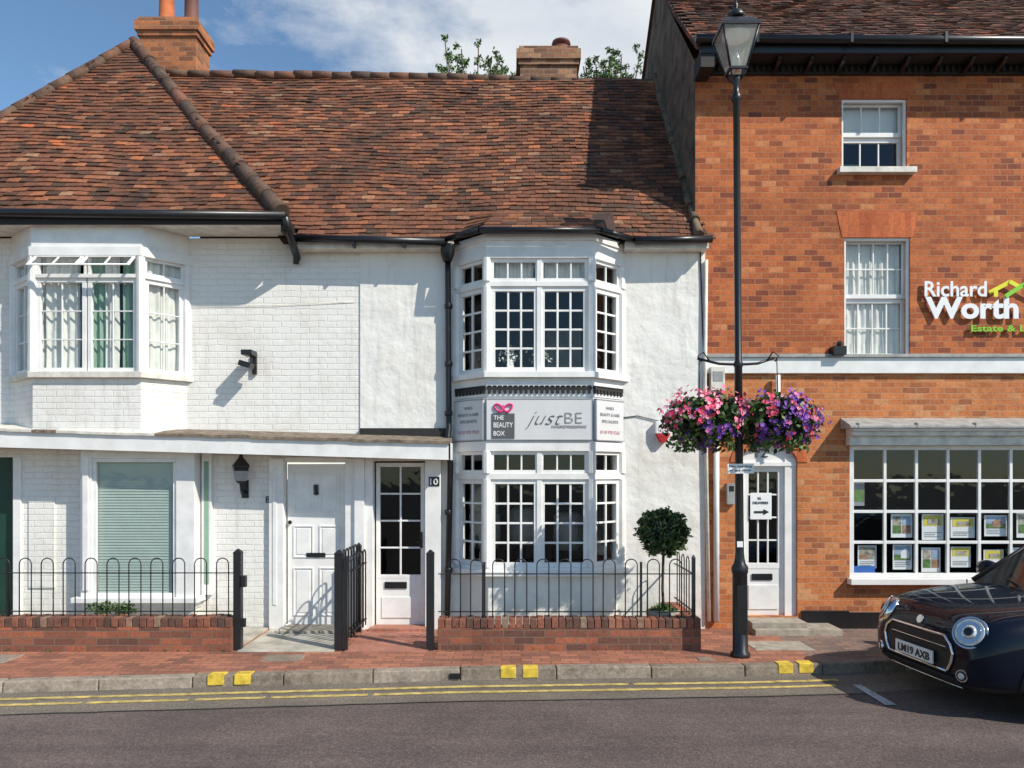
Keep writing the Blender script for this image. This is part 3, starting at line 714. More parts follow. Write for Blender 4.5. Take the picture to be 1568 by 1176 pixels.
for h in (winT, wT2):
    mz = (h[2]+h[3])/2; window(w, g, fw_, h[0], h[1], mz, h[3], 3, 1, .055, .018, d=.0, th=.04); window(w, g, fw_, h[0], h[1], h[2], mz-.002, 3, 1, .055, .018, d=-.03, th=.04)
    window(w, g, ((0, BY+.02), (1, 0), (0, -1)), h[0]-.001, h[1]+.001, h[2]+.001, h[3]-.001, 1, 1, .03, 0, d=0, th=.04, glass=False)
    cu.box(h[0]+.02, h[1]-.02, .20, .21, mz-.02, h[3], 'curt'); cu.box(h[0]+.1, h[0]+.45, .5, .52, h[2]-.05, h[2]+.25, 'curtg')
for h in (winM, wM2):
    mz = (h[2]+h[3])/2; window(w, g, fw_, h[0], h[1], mz, h[3], 4, 2, .05, .018, d=0, th=.04); window(w, g, fw_, h[0], h[1], h[2], mz-.002, 4, 2, .05, .018, d=-.03, th=.04)
    window(w, g, ((0, BY+.02), (1, 0), (0, -1)), h[0]-.001, h[1]+.001, h[2]+.001, h[3]-.001, 1, 1, .03, 0, d=0, th=.04, glass=False)
    curtain(cu, FR0, h[0]+.02, h[0]+(h[1]-h[0])*.5, -.19, h[2], h[3], 'curt', pl=.07, amp=.010); curtain(cu, FR0, h[0]+(h[1]-h[0])*.5, h[1]-.02, -.195, h[2], h[3], 'curt', pl=.07, amp=.010)
fs = ((0, BY+.03), (1, 0), (0, -1)); pitch = .3875; x = shop[0]; ncol = int((shop[1]-shop[0])/pitch)
window(w, g, fs, shop[0], shop[0]+pitch*ncol+.11, shop[2], shop[3], ncol, 4, .055, .036, d=.03, th=.06)
w.box(d12[0], d12[0]+.06, BY+.05, BY+.14, 0.13, zs_+.05, 'white'); w.box(d12[1]-.14, d12[1]-.0, BY+.04, BY+.14, .13, zs_+.05, 'white')
for k in range(16):
    a = arc(k, -.001); c = arc(k+1, -.001)
    w.face([(a[0], BY+.06, zs_-.03), (c[0], BY+.06, zs_-.03), (c[0], BY+.06, c[1]), (a[0], BY+.06, a[1])], 'white')
w.box(d12[0], d12[1], BY+.03, BY+.13, zs_-.05, zs_, 'white')
fd = ((0, BY+.08), (1, 0), (0, -1))
window(w, g, fd, d12[0]+.06, d12[1]-.14, .72, zs_-.05, 3, 4, .07, .02)
w.box(d12[0]+.06, d12[1]-.14, BY+.085, BY+.13, .13, .72, 'white'); w.box(d12[0]+.13, d12[1]-.21, BY+.072, BY+.086, .22, .52, 'white')
w.box(EX(1155), EX(1187), BY+.07, BY+.08, EZ(890), EZ(880), 'black')
w.box(EX(1152), EX(1185), BY+.060, BY+.066, EZ(796), EZ(755), 'txtw')
w.done('window_and_door_joinery', bb, bevel=.004); g.done('window_glass', bb); cu.done('curtains', bb)
text('12', bb, 'house_number', EX(1160), BY+.052, EZ(700), .15, .11, 'signg', bold=.01)
text('ALL', bb, 'door_notice_text', EX(1163), BY+.056, EZ(765), .05, .03, 'black'); text('DELIVERIES', bb, 'door_notice_text', EX(1156), BY+.056, EZ(772), .19, .03, 'black')
aw = B(); aw.box(EX(1158), EX(1174), BY+.054, BY+.058, EZ(786), EZ(783), 'black'); aw.face([(EX(1172), BY+.055, EZ(789)), (EX(1181), BY+.055, EZ(784.5)), (EX(1172), BY+.055, EZ(780))], 'black'); aw.done('door_notice_arrow', bb)
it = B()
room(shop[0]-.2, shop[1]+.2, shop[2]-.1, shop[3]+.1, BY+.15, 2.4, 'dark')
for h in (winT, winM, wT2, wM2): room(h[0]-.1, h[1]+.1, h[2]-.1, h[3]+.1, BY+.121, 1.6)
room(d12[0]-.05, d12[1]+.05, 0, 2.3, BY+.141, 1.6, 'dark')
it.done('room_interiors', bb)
# window display posters hung just behind the glass
po = B()
seq = ['house', 'yel', 'room', 'four', 'house', 'room', 'yel', 'four']
for r_, zc in enumerate((EZ(806), EZ(856))):
    for i in range(int((shop[1]-shop[0])/.3875)):
        if r_ == 0 and i == 0: continue
        xc = shop[0]+.27+i*.3875+random.uniform(-.03, .03); ww = random.uniform(.115, .155); hh = random.uniform(.12, .165); z = zc+random.uniform(-.025, .02); y = BY+.075
        po.box(xc-ww, xc+ww, y, y+.006, z-hh, z+hh, 'txtw')
        typ = seq[(i*3+r_*5) % 8]
        def pic(a0, a1, c0, c1, mt, dy=.003): po.face([(xc+ww*a0, y-dy, z+hh*c0), (xc+ww*a1, y-dy, z+hh*c0), (xc+ww*a1, y-dy, z+hh*c1), (xc+ww*a0, y-dy, z+hh*c1)], mt)
        if typ == 'yel': pic(-.85, .85, .1, .9, 'yel_p'); pic(-.5, .6, .2, .6, 'room_p', .005)
        elif typ == 'room': pic(-.85, .85, -.2, .9, 'room_p'); pic(-.85, .1, -.2, .2, 'house_p', .005)
        elif typ == 'four':
            for a0, c0, mt in ((-.85, .1, 'room_p'), (.05, .1, 'sky_p'), (-.85, -.65, 'grass_p'), (.05, -.65, 'house_p')): pic(a0, a0+.8, c0, c0+.7, mt)
        else:
            pic(-.85, .85, 0, .88, 'sky_p'); pic(-.85, .85, -.25, .2, 'grass_p', .004)
            q = random.uniform(-.7, -.1); po.face([(xc+ww*q, y-.006, z-hh*.1), (xc+ww*(q+.9), y-.006, z-hh*.1), (xc+ww*(q+.9), y-.006, z+hh*.4), (xc+ww*(q+.45), y-.006, z+hh*.7), (xc+ww*q, y-.006, z+hh*.4)], random.choice(['house_p', 'room_p', 'txtw']))
        if typ != 'four':
            for l_ in range(3): po.box(xc-ww*.8, xc+ww*random.uniform(.2, .8), y-.004, y-.001, z-hh*(.45+l_*.16), z-hh*(.40+l_*.16), 'txtg')
po.box(shop[0]+.08, shop[0]+.34, BY+.06, BY+.066, EZ(880), EZ(868), 'blue_p')
po.box(shop[0]+.08, shop[0]+.22, BY+.08, BY+.086, EZ(775), EZ(735), 'txtg'); po.box(shop[0]+.085, shop[0]+.215, BY+.076, BY+.079, EZ(768), EZ(750), 'grass_p')
for i in range(9): po.cyl((shop[0]+.5+i*.5, BY+.4, 2.3), (shop[0]+.5+i*.5, BY+.4, 2.22), .03, .04, 'txtw')
po.done('window_display_posters', bb)
rf = B()
e2 = Vector((0, 1, .92)).normalized(); LL = 2.8*math.hypot(1, .92)
tiles(rf, (0, -.33, 6.99), (1, 0, 0), e2, SX-.06, XR+.05, LL, lambda a, s: SX-.04 < a < XR and s < LL, 'tile2', sag=.015)
rf.face([(SX-.04, -.30, 6.92), (XR, -.30, 6.92), (XR, 2.47, 9.47), (SX-.04, 2.47, 9.47)], 'under'); rf.face([(SX-.04, 2.47, 9.53), (XR, 2.47, 9.53), (XR, 5.7, 7.1), (SX-.04, 5.7, 7.1)], 'tile2')
for k in range(26):
    t0 = k/26; t1 = (k+1.15)/26
    p = Vector((SX-.05, -.33, 6.93)).lerp(Vector((SX-.05, 2.47, 9.5)), t0); q = Vector((SX-.05, -.33, 6.93)).lerp(Vector((SX-.05, 2.47, 9.5)), t1)
    rf.hexa([p+Vector((-.02, 0, -.02)), p+Vector((.1, 0, -.02)), q+Vector((.1, 0, -.03)), q+Vector((-.02, 0, -.03)), p+Vector((-.02, 0, .06)), p+Vector((.1, 0, .06)), q+Vector((.1, 0, .04)), q+Vector((-.02, 0, .04))], 'tile2')
ridge(rf, (SX-.05, 2.47, 9.56), (XR, 2.47, 9.56), .1, 'ridge')
rf.done('roof', bb)
ev = B()
ev.cyl((SX-.1, -.40, 7.0), (XR, -.40, 6.96), .05, .05, 'black', 12); ev.box(SX-.03, XR, -.35, -.32, 6.86, 6.98, 'black'); ev.box(SX-.02, XR, -.32, BY, 6.88, 6.91, 'blackm')
ev.box(SX+.05, XR, -.03, BY-.001, 6.78, 6.88, 'blackm')
x = SX+.15
while x < XR:   # small curved brackets under the soffit
    for k in range(6):
        t0 = math.pi/2*k/6; t1 = math.pi/2*(k+1)/6
        y0_, y1_ = -.27*math.cos(t0), -.27*math.cos(t1); z0_, z1_ = 6.87-.09*math.sin(t0), 6.87-.09*math.sin(t1)
        ev.hexa([(x, y0_, z0_), (x+.045, y0_, z0_), (x+.045, y1_, z1_), (x, y1_, z1_), (x, y0_, 6.882), (x+.045, y0_, 6.882), (x+.045, y1_, 6.882), (x, y1_, 6.882)], 'black')
    x += .385
x = SX+.1
while x < XR: ev.box(x, x+.03, -.07, -.031, 6.80, 6.875, 'blackm'); x += .077
for i in range(5): ev.box(SX+.6+i*1.1, SX+.63+i*1.1, -.455, -.33, 6.93, 7.055, 'black')
ev.box(SX-.02, SX+.14, -.34, -.0, 6.70, 6.88, 'blackm')
ev.done('eaves', bb)
fl = B()
for k in range(14):
    t0 = k/14; t1 = (k+1)/14; f = lambda t: Vector((2.24, -.2+2.8*t, 4.76+3.36*t))
    fl.cyl(f(t0), f(t1), .04+.03*R(), .04+.03*R(), 'pebble', 8)
fl.done('roof_fillet', bb)

sg = empty('estate_agent_sign')
text('Richard', sg, 'lettering', EX(1414), -.02, EZ(455), .76, .19, 'txtw', bold=.018, ext=.008)
text('Worth', sg, 'lettering', EX(1415), -.02, EZ(489), 1.14, .27, 'txtw', bold=.035, ext=.008)
text('Estate & Land Agents', sg, 'lettering', EX(1485), -.02, EZ(511), 1.4, .10, 'limeg', bold=.015, ext=.008)
lg = B()
def bar(p, q, t, mat, y=-.02):
    p = Vector((p[0], p[1])); q = Vector((q[0], q[1])); d = (q-p).normalized(); n = Vector((-d.y, d.x))*t/2
    a = [p-n, q-n, q+n, p+n]; lg.hexa([(v.x, y-.008, v.y) for v in a][:4]+[(v.x, y, v.y) for v in a][:4], mat)
bar((EX(1513), EZ(449)), (EX(1545), EZ(432)), .05, 'limey'); bar((EX(1543), EZ(432)), (EX(1560), EZ(441)), .05, 'limey', -.030)
bar((EX(1536), EZ(455)), (EX(1566), EZ(436)), .05, 'limeg', -.040); bar((EX(1565), EZ(436)), (EX(1600), EZ(456)), .05, 'limeg', -.050); bar((EX(1521), EZ(445)), (EX(1521), EZ(456)), .05, 'limey', -.045)
lg.done('roof_logo', sg, fixn=True)

ss = empty('shop_sign'); b = B()
for fr, l in bayfr:
    b.lb(fr, .0 if l > 1 else .02, l if l > 1 else l-.02, .018, .045, 2.29, 2.77, 'signw')
    for z in (2.285, 2.765): b.lb(fr, 0.01, l-.01, .019, .05, z, z+.012, 'txtg')
yb = by-.048
b.box(-.235, .03, yb-.006, yb, 2.31, 2.60, 'signg')
b.done('boards', ss)
text('THE', ss, 'lettering', -.215, yb-.008, 2.525, .12, .05, 'txtw', bold=.01); text('BEAUTY', ss, 'lettering', -.215, yb-.008, 2.435, .225, .06, 'txtw', bold=.01); text('BOX', ss, 'lettering', -.215, yb-.008, 2.34, .13, .055, 'txtw', bold=.01)
bo = B()
for sgn in (-1, 1):
    pts = []
    for k in range(13):
        t = math.pi*2*k/12; pts.append((-.10+sgn*(.055+.05*math.cos(t)), yb-.012, 2.665+.04*math.sin(t)+.02*math.cos(t)))
    bo.tube(pts, .011, 'pink', 6); bo.tube([(-.10, yb-.012, 2.64), (-.10+sgn*.06, yb-.012, 2.61)], .01, 'pink', 6)
bo.tube([(-.10, yb-.012, 2.63), (-.10, yb-.012, 2.70)], .01, 'pink', 6)
bo.done('bow', ss)
text('just', ss, 'lettering', .16, yb-.004, 2.42, .44, .20, 'signg', shear=.5, bold=-.024); text('BE', ss, 'lettering', .62, yb-.004, 2.49, .20, .12, 'txtg', bold=-.024)
text('HAIRDRESSING', ss, 'lettering', .47, yb-.004, 2.435, .40, .03, 'txtg')
for fr, l in (bayfr[0], bayfr[2]):
    o, t, n = fr; rz = math.atan2(t[1], t[0])
    for i, (s_, z, h) in enumerate((('NAILS', 2.66, .035), ('BEAUTY & HAIR', 2.58, .035), ('SPECIALISTS', 2.50, .035), ('0118 978 9263', 2.37, .04))):
        wd = (.14, .36, .30, .36)[i]; a = l/2-wd/2
        text(s_, ss, 'lettering', o[0]+t[0]*a+n[0]*.049, o[1]+t[1]*a+n[1]*.049, z, wd, h, 'txtp' if i == 3 else 'txtg', rz=rz)

# ------------------------------------------------------------------ wall fittings
b = B(); x, z = EX(388), EZ(556)
b.box(x-.0, x+.05, -.05, 0, z-.14, z+.12, 'black'); b.tube([(x+.02, -.04, z+.08), (x+.02, -.22, z+.08)], .015, 'black')
b.hexa([(x-.09, -.30, z-.06), (x+.05, -.30, z-.10), (x+.05, -.14, z-.10), (x-.09, -.14, z-.06), (x-.07, -.30, z+.0), (x+.07, -.30, z-.04), (x+.07, -.14, z-.04), (x-.07, -.14, z+.0)], 'black')
b.box(x-.05, x+.08, -.30, -.10, z+.06, z+.12, 'black'); b.tube([(x+.04, -.2, z+.08), (x+.04, -.2, z-.06)], .012, 'black'); b.done('floodlight', bevel=.006)
b = B(); x, z = EX(376), EZ(725)
b.tube([(x, 0, z-.22), (x, -.12, z-.24), (x, -.16, z-.12)], .018, 'black'); b.box(x-.04, x+.04, -.02, 0, z-.30, z-.08, 'black')
b.lathe((x, -.16, z-.12), [(.04, 0), (.06, .02), (.10, .2), (.11, .21), (.09, .24), (.03, .31), (.015, .36)], 'black', 6, smooth=False)
b.lathe((x, -.16, z-.09), [(.072, 0), (.094, .12)], 'grey', 6, smooth=False); b.done('wall_lantern')
b = B(); x, z = EX(1012), EZ(662)
b.box(x-.08, x+.1, -.10, -.02, z-.02, z+.13, 'txtw'); b.hexa([(x-.02, -.10, z-.13), (x+.04, -.10, z-.13), (x+.04, -.02, z-.13), (x-.02, -.02, z-.13), (x-.08, -.10, z-.02), (x+.1, -.10, z-.02), (x+.1, -.02, z-.02), (x-.08, -.02, z-.02)], 'red')
b.done('burglar_alarm', bevel=.008)
b = B(); b.box(EX(1086), EX(1107), -.09, BY, EZ(600), EZ(563), 'white2'); b.box(EX(1089), EX(1104), -.095, -.09, EZ(585), EZ(570), 'grey'); b.done('alarm_box', bevel=.008)
b = B(); b.box(EX(1112), EX(1125), -.05, BY, EZ(772), EZ(740), 'grey'); b.box(EX(1115), EX(1122), -.055, -.05, EZ(752), EZ(744), 'black'); b.done('door_entry_panel')
b = B(); b.box(EX(1271), EX(1290), -.12, BY, EZ(545), EZ(532), 'black'); b.tube([(EX(1280), -.06, EZ(535)), (EX(1280), -.12, EZ(526))], .03, 'black'); b.done('security_camera')
b = B()
b.tube([(EX(952), -.03, EZ(640)), (EX(975), -.03, EZ(637)), (EX(1008), -.03, EZ(645))], .006, 'black', 5)
b.tube([(EX(280), -.01, EZ(470)), (EX(420), -.012, EZ(468)), (EX(545), -.012, EZ(462))], .003, 'white2', 5); b.tube([(2.30, -.03, 4.6), (2.33, -.03, 3.6), (2.36, -.04, 3.2), (2.37, -.03, 2.0)], .008, 'black', 6)
b.done('wall_cables')

# ------------------------------------------------------------------ ground, road, pavement
def sheet(name, pts, z, mat, parent=None):
    b = B(); b.face([(p[0], p[1], z) for p in pts], mat); return b.done(name, parent)
sheet('ground', [(-150, -150), (150, -150), (150, 250), (-150, 250)], -.112, 'ground')
kl = [(-14, -3.45), (-8, -2.80), (-4.65, -2.38), (-.5, -1.97), (2.3, -1.82), (3.1, -1.74), (4.0, -1.58), (8, -1.12), (15, -.5)]
def ko(d): return [(p[0], p[1]-d) for p in kl]
sheet('road', [(-60, -25)]+[(60, -25), (60, .5)]+[(p[0], p[1]+.02) for p in reversed(kl)]+[(-60, -8)], -.104, 'road')
strip = ko(.0)[:]; s2 = ko(.66)
b = B()
for i in range(len(kl)-1):
    b.face([(*s2[i], -.100), (*s2[i+1], -.100), (*strip[i+1], -.100), (*strip[i], -.100)], 'road2')
b.done('road_edge_strip')
b = B()
def lerpk(x):
    for i in range(len(kl)-1):
        if kl[i][0] <= x <= kl[i+1][0]:
            t = (x-kl[i][0])/(kl[i+1][0]-kl[i][0]); return kl[i][1]+(kl[i+1][1]-kl[i][1])*t
    return kl[-1][1]
def roadline(x0, x1, off, wd, z, mat, step=.35, wob=.006, gap=0):
    x = x0
    w0 = 0
    while x < x1-1e-6:
        xn = min(x1, x+step); w1 = random.uniform(-wob, wob)
        if R() >= gap:
            b.face([(x, lerpk(x)-off-wd/2+w0, z), (xn, lerpk(xn)-off-wd/2+w1, z), (xn, lerpk(xn)-off+wd/2+w1, z), (x, lerpk(x)-off+wd/2+w0, z)], mat)
        x = xn; w0 = w1
roadline(-13, 3.15, .22, .065, -.096, 'yelf', .05, .002, .012); roadline(-13, 3.05, .40, .065, -.096, 'yelf', .05, .002, .012)
b.face([(3.22, -2.12, -.096), (3.30, -2.12, -.096), (3.32, -2.75, -.096), (3.22, -2.75, -.096)], 'wline')
b.done('road_markings')
b = B(); roadline(-13, 3.3, .67, .02, -.098, 'tar', .2, .008)
b.done('tar_joint')
pv = B()
gy = 1.0
for i in range(len(kl)-1):
    mt = 'pave' if kl[i][0] < 2.9 else 'pave2'
    pv.face([(kl[i][0], kl[i][1]+.13, 0), (kl[i+1][0], kl[i+1][1]+.13, 0), (kl[i+1][0], gy, 0), (kl[i][0], gy, 0)], mt)
pv.done('pavement')
kb = B()
for i in range(len(kl)-1):
    p = Vector(kl[i]); q = Vector(kl[i+1]); L_ = (q-p).length; n = max(1, round(L_/.92)); d = (q-p)/n; u_ = (q-p).normalized(); nn = Vector((-u_.y, u_.x))
    for k in range(n):
        a = p+d*k+u_*.004; c = p+d*(k+1)-u_*.004; h = .006+random.uniform(-.004, .005); j = nn*random.uniform(-.006, .006)
        A = [a+j, c+j, c+j+nn*.14, a+j+nn*.14]; lo = [(v.x, v.y, -.13) for v in A]; A2 = [a+j+nn*.012, c+j+nn*.012, c+j+nn*.14, a+j+nn*.14]
        kb.hexa(lo+[(v.x, v.y, h) for v in A2], 'kerb')
kb.done('kerb', bevel=.012)
b = B()
for uc in (-2.777, -2.535, -.038, .178, 2.713, 2.924):
    x = uc; y = lerpk(x); wd = .075
    sl_ = (lerpk(x+wd)-lerpk(x-wd))
    b.hexa([(x-wd, y-.004-sl_/2, -.085), (x+wd, y-.004+sl_/2, -.085), (x+wd, y+.13+sl_/2, -.085), (x-wd, y+.13-sl_/2, -.085), (x-wd, y+.001-sl_/2, .014), (x+wd, y+.001+sl_/2, .014), (x+wd, y+.13+sl_/2, .014), (x-wd, y+.13-sl_/2, .014)], 'yel')
b.done('kerb_markings', bevel=.008)
b = B(); b.box(-.60, -.50, lerpk(-.56)-.012, lerpk(-.56)+.01, -.08, -.03, 'black'); b.done('kerb_drain_outlet')
b = B(); b.box(-2.93, -1.90, -1.22, -.02, -.01, .012, 'conc'); b.box(-2.75, -2.05, -.35, .05, .012, .045, 'stone'); b.done('concrete_path', bevel=.006)
b = B(); b.box(-1.78, -.90, -1.25, -.02, -.01, .010, 'redtile'); b.box(-1.72, -1.02, -.22, .05, .010, .04, 'redtile'); b.done('tiled_path')
b = B(); b.box(-2.55, -2.15, -1.62, -1.36, -.004, .006, 'kerb'); b.box(-6, -5.1, -1.7, -1.35, -.004, .006, 'kerb'); b.box(2.62, 3.25, -1.15, -.72, -.004, .007, 'stone'); b.box(1.9, 2.05, -1.60, -1.45, -.004, .005, 'kerb'); b.done('pavement_covers', bevel=.004)
b = B(); b.box(-8, -2.97, -.98, -.02, -.005, .02, 'conc'); b.box(-.82, 1.98, -.94, -.02, -.005, .03, 'conc'); b.done('garden_paving')

# ------------------------------------------------------------------ garden walls & railings
def gwall(x0, x1, y0, y1, z1, ret=None):
    b = B(); b.box(x0, x1, y0, y1, -.05, z1-.1, 'gwall')
    n = int((x1-x0)/.075)
    for i in range(n):
        a = x0+(x1-x0)*i/n; c = x0+(x1-x0)*(i+1)/n; h = random.uniform(-.008, .006)
        b.box(a+.004, c-.004, y0-.004+random.uniform(-.004, .004), y1, z1-.1, z1+h, 'gcop')
    if ret: b.box(x1-.2, x1, y1, -.02, -.05, z1-.01, 'gwall')
    return b.done('brick_garden_wall', bevel=.005)
gwall(-8, -2.99, -1.20, -.98, .36); gwall(-.80, 2.03, -1.15, -.95, .34, True)
def hoops(b, p0, p1, z0, z1, pitch=.237, wd=.13, r=.0065):
    p0 = Vector(p0); p1 = Vector(p1); L_ = (p1-p0).length; d = (p1-p0)/L_; n = int(L_/pitch)
    for i in range(n):
        c = p0+d*(pitch*(i+.5)+(L_-n*pitch)/2); pts = []
        for k in range(9):
            t = math.pi*(1-k/8); o = c+d*(wd/2*math.cos(t)); pts.append((o.x, o.y, z1-wd/2+wd/2*math.sin(t)))
        a = c-d*wd/2; e = c+d*wd/2
        b.tube([(a.x, a.y, z0)]+pts+[(e.x, e.y, z0)], r, 'iron', 6)
    for z in (z0+.07, z1-.16):
        b.box(min(p0.x, p1.x)-.012*abs(d.y), max(p0.x, p1.x)+.012*abs(d.y), min(p0.y, p1.y)-.012*abs(d.x), max(p0.y, p1.y)+.012*abs(d.x), z-.005, z+.005, 'iron')
def post(b, x, y, z1, s=.035):
    b.box(x-s, x+s, y-s, y+s, -.02, z1, 'iron'); b.lathe((x, y, z1), [(s*1.5, 0), (s*1.5, .012), (s*.9, .03), (s*.2, .05)], 'iron', 4, rot=math.pi/4, smooth=False)
b = B(); hoops(b, (-8, -1.09), (-3.0, -1.09), .34, .985); post(b, -2.95, -1.12, 1.04, .04); b.box(-2.93, -2.87, -1.15, -1.1, .25, .34, 'iron'); b.box(-2.92, -2.86, -1.16, -1.1, .68, .80, 'iron')
for x in (-5.45, -6.9): b.box(x-.012, x+.012, -1.10, -1.08, .34, .95, 'iron')
b.done('iron_railing')
b = B(); post(b, -1.86, -1.12, 1.03, .045); post(b, -1.84, -.18, 1.02, .03); hoops(b, (-1.85, -1.05), (-1.85, -.22), .06, 1.06, .15, .13, .009)
post(b, -1.78, -1.16, .98, .02)
hoops(b, (-1.76, -1.02), (-1.74, -.25), .10, 1.0, .15, .12, .009)
b.done('iron_gate')
b = B(); post(b, -.88, -1.12, 1.03, .04); hoops(b, (-.80, -1.06), (1.95, -1.06), .33, .97, .24, .13); post(b, 1.97, -1.06, .97, .018); hoops(b, (1.97, -1.0), (1.97, -.1), .33, .97, .24, .13)
for x in (-.3, 1.4): b.box(x-.012, x+.012, -1.07, -1.05, .33, .94, 'iron')
b.done('iron_railing')

# ------------------------------------------------------------------ foliage
def leafcloud(b, n, fn, s0, s1, mat, quadlen=1.7):
    for _ in range(n):
        p, out = fn(); s_ = random.uniform(s0, s1)
        a = (Vector((random.gauss(0, 1), random.gauss(0, 1), random.gauss(0, 1)))+out*.4).normalized(); c = a.cross(Vector((random.gauss(0, 1), random.gauss(0, 1), random.gauss(0, 1)))).normalized()
        b.face([p-a*s_*quadlen*.5, p+c*s_*.45-a*s_*.05, p+a*s_*quadlen*.6, p-c*s_*.45-a*s_*.05], mat)
def ball(c, r, shell=.65, sq=(1, 1, 1)):
    c = Vector(c)
    def f():
        d = Vector((random.gauss(0, 1), random.gauss(0, 1), random.gauss(0, 1))).normalized()
        rr = r*(shell+(1-shell)*R()**.7)*(1+.3*noise.noise(d*2.3+c))
        return c+Vector((d.x*sq[0], d.y*sq[1], d.z*sq[2]))*rr, d
    return f
tp_ = empty('topiary_tree'); c = (1.71, -.70, 1.24)
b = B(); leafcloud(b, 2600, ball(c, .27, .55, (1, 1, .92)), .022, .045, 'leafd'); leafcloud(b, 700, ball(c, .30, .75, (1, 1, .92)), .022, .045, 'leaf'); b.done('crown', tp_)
b = B(); b.tube([(1.72, -.70, .3), (1.705, -.70, .6), (1.715, -.70, 1.0), (1.71, -.7, 1.2)], .016, 'bark', 8)
for k in range(5): t = k*1.3; b.tube([(1.71, -.7, 1.0), (1.71+.14*math.cos(t), -.7+.14*math.sin(t), 1.2)], .007, 'bark', 5)
b.done('stem', tp_)
b = B(); b.lathe((1.71, -.70, .02), [(.12, 0), (.17, .28), (.19, .28), (.19, .33), (.16, .33), (.15, .29)], 'stone', 20); leafcloud(b, 160, ball((1.71, -.7, .36), .16, .2, (1, 1, .4)), .03, .05, 'leaf'); b.done('pot', tp_)
b = B()
for cx in (-4.6, -4.35): leafcloud(b, 110, ball((cx, -.8, .38), .12, .1, (1.3, 1, .7)), .02, .045, 'leaf'); b.lathe((cx, -.8, .02), [(.10, 0), (.13, .27), (.12, .28)], 'grey', 16)
b.done('potted_plant')
b = B()
for i in range(120):
    x = random.uniform(-7.5, 2); y = -.96 if x > -.8 else -.97
    if -3 < x < -.8: continue
    leafcloud(b, 6, ball((x, y, .05), .05, .1), .015, .03, 'leaf')
for i in range(60):
    x = random.uniform(-8, 2.0)
    if -3 < x < -.8: continue
    leafcloud(b, 5, ball((x, -1.21 if x < 0 else -1.16, .01), .025, .1), .008, .018, 'leaf')
b.done('weeds')
def tree(x, y, h, r, n, seed):
    random.seed(seed); e = empty('tree'); t = B(); lf = B()
    t.tube([(x, y, -.1), (x+.1, y, h*.3), (x-.05, y+.1, h*.55), (x, y, h*.75)], .16, 'bark', 10); t.cyl((x, y, -.1), (x+.06, y, h*.2), .26, .17, 'bark', 10)
    for k in range(64):
        a = R()*6.28; zz = h*random.uniform(.6, .82); rr = r*math.sqrt(R()); tipz = h*(.88+.12*R()**.7)-.10*rr
        if k % 4 == 0: tipz = zz+rr*.6
        p = Vector((x+rr*.4*math.cos(a), y+rr*.4*math.sin(a), zz)); q = Vector((x+rr*math.cos(a), y+rr*math.sin(a)*.8, tipz))
        t.tube([p, p.lerp(q, .5)+Vector((0, 0, .05)), q], .012, 'bark', 5)
        for m_ in range(7):
            f_ = m_/6; cc = p.lerp(q, .45+.58*f_)+Vector((random.gauss(0, .06), random.gauss(0, .06), random.gauss(0, .04)))
            leafcloud(lf, n//448, ball(cc, .20-.12*f_, .1, (1, 1, 1.1)), .025, .055, 'leaft')
    t.done('trunk_and_limbs', e); lf.done('foliage', e)
tree(-.80, 6.2, 10.48, .95, 16000, 5); tree(2.05, 6.4, 10.50, .85, 15000, 9)
random.seed(21)

# ------------------------------------------------------------------ street lamp
lamp = empty('street_lamp', (2.37, -1.42, 0)); lamp.rotation_euler = (0, math.radians(-.4), 0); b = B()
b.lathe((0, 0, 0), [(.10, -.02), (.10, .04), (.078, .06), (.076, .86), (.085, .88), (.085, .93), (.06, .97), (.05, 1.02), (.044, 1.08), (.040, 3.0), (.046, 3.01), (.046, 3.05), (.036, 3.07), (.034, 5.75), (.05, 5.77), (.05, 5.82), (.03, 5.85), (.03, 5.93), (.055, 5.98), (.045, 6.02)], 'black', 24)
b.box(-.05, .05, -.082, -.07, .25, .75, 'black'); b.done('column', lamp)
b = B()
zb, zt = 6.07, 6.47; rb, rt_ = .085, .185
for sx, sy in ((1, 1), (1, -1), (-1, 1), (-1, -1)):
    b.tube([(sx*rb, sy*rb, zb), (sx*rt_, sy*rt_, zt)], .012, 'black', 6)
    b.tube([(0, 0, 5.96), (sx*.05, sy*.05, 5.99), (sx*rb, sy*rb, zb)], .012, 'black', 6)
for r_, z in ((rb, zb), (rt_, zt)):
    for s_ in (-1, 1): b.box(-r_-.012, r_+.012, s_*r_-.012, s_*r_+.012, z-.012, z+.012, 'black'); b.box(s_*r_-.012, s_*r_+.012, -r_, r_, z-.0115, z+.0115, 'black')
b.lathe((0, 0, zt), [(rt_*1.5, .0), (rt_*1.5, .02), (rt_*1.0, .09), (.11, .13), (.09, .15)], 'black', 4, rot=math.pi/4, smooth=False)
b.lathe((0, 0, zt+.14), [(.09, 0), (.10, .03), (.065, .08), (.03, .10), (.02, .12), (.03, .14), (.015, .17), (.008, .23)], 'black', 16)
b.lathe((0, 0, zt-.10), [(.15, .10), (.14, .05), (.08, .02), (.02, .02)], 'white', 16); b.lathe((0, 0, zb), [(.035, 0), (.04, .14), (.02, .2)], 'lens', 12)
b.done('lantern_frame', lamp)
g = B()
for i in range(4):
    t = math.pi/2*i; c_, s_ = math.cos(t), math.sin(t)
    P = lambda a, r_, z: (c_*r_-s_*a, s_*r_+c_*a, z)
    g.face([P(-rb, rb, zb), P(rb, rb, zb), P(rt_, rt_, zt), P(-rt_, rt_, zt)], 'lglass')
g.done('lantern_glass', lamp)
b = B()
b.tube([(-.42, .02, 3.10), (-.2, 0, 3.04), (0, 0, 3.03), (.2, 0, 3.04), (.38, .02, 3.10)], .014, 'black', 8)
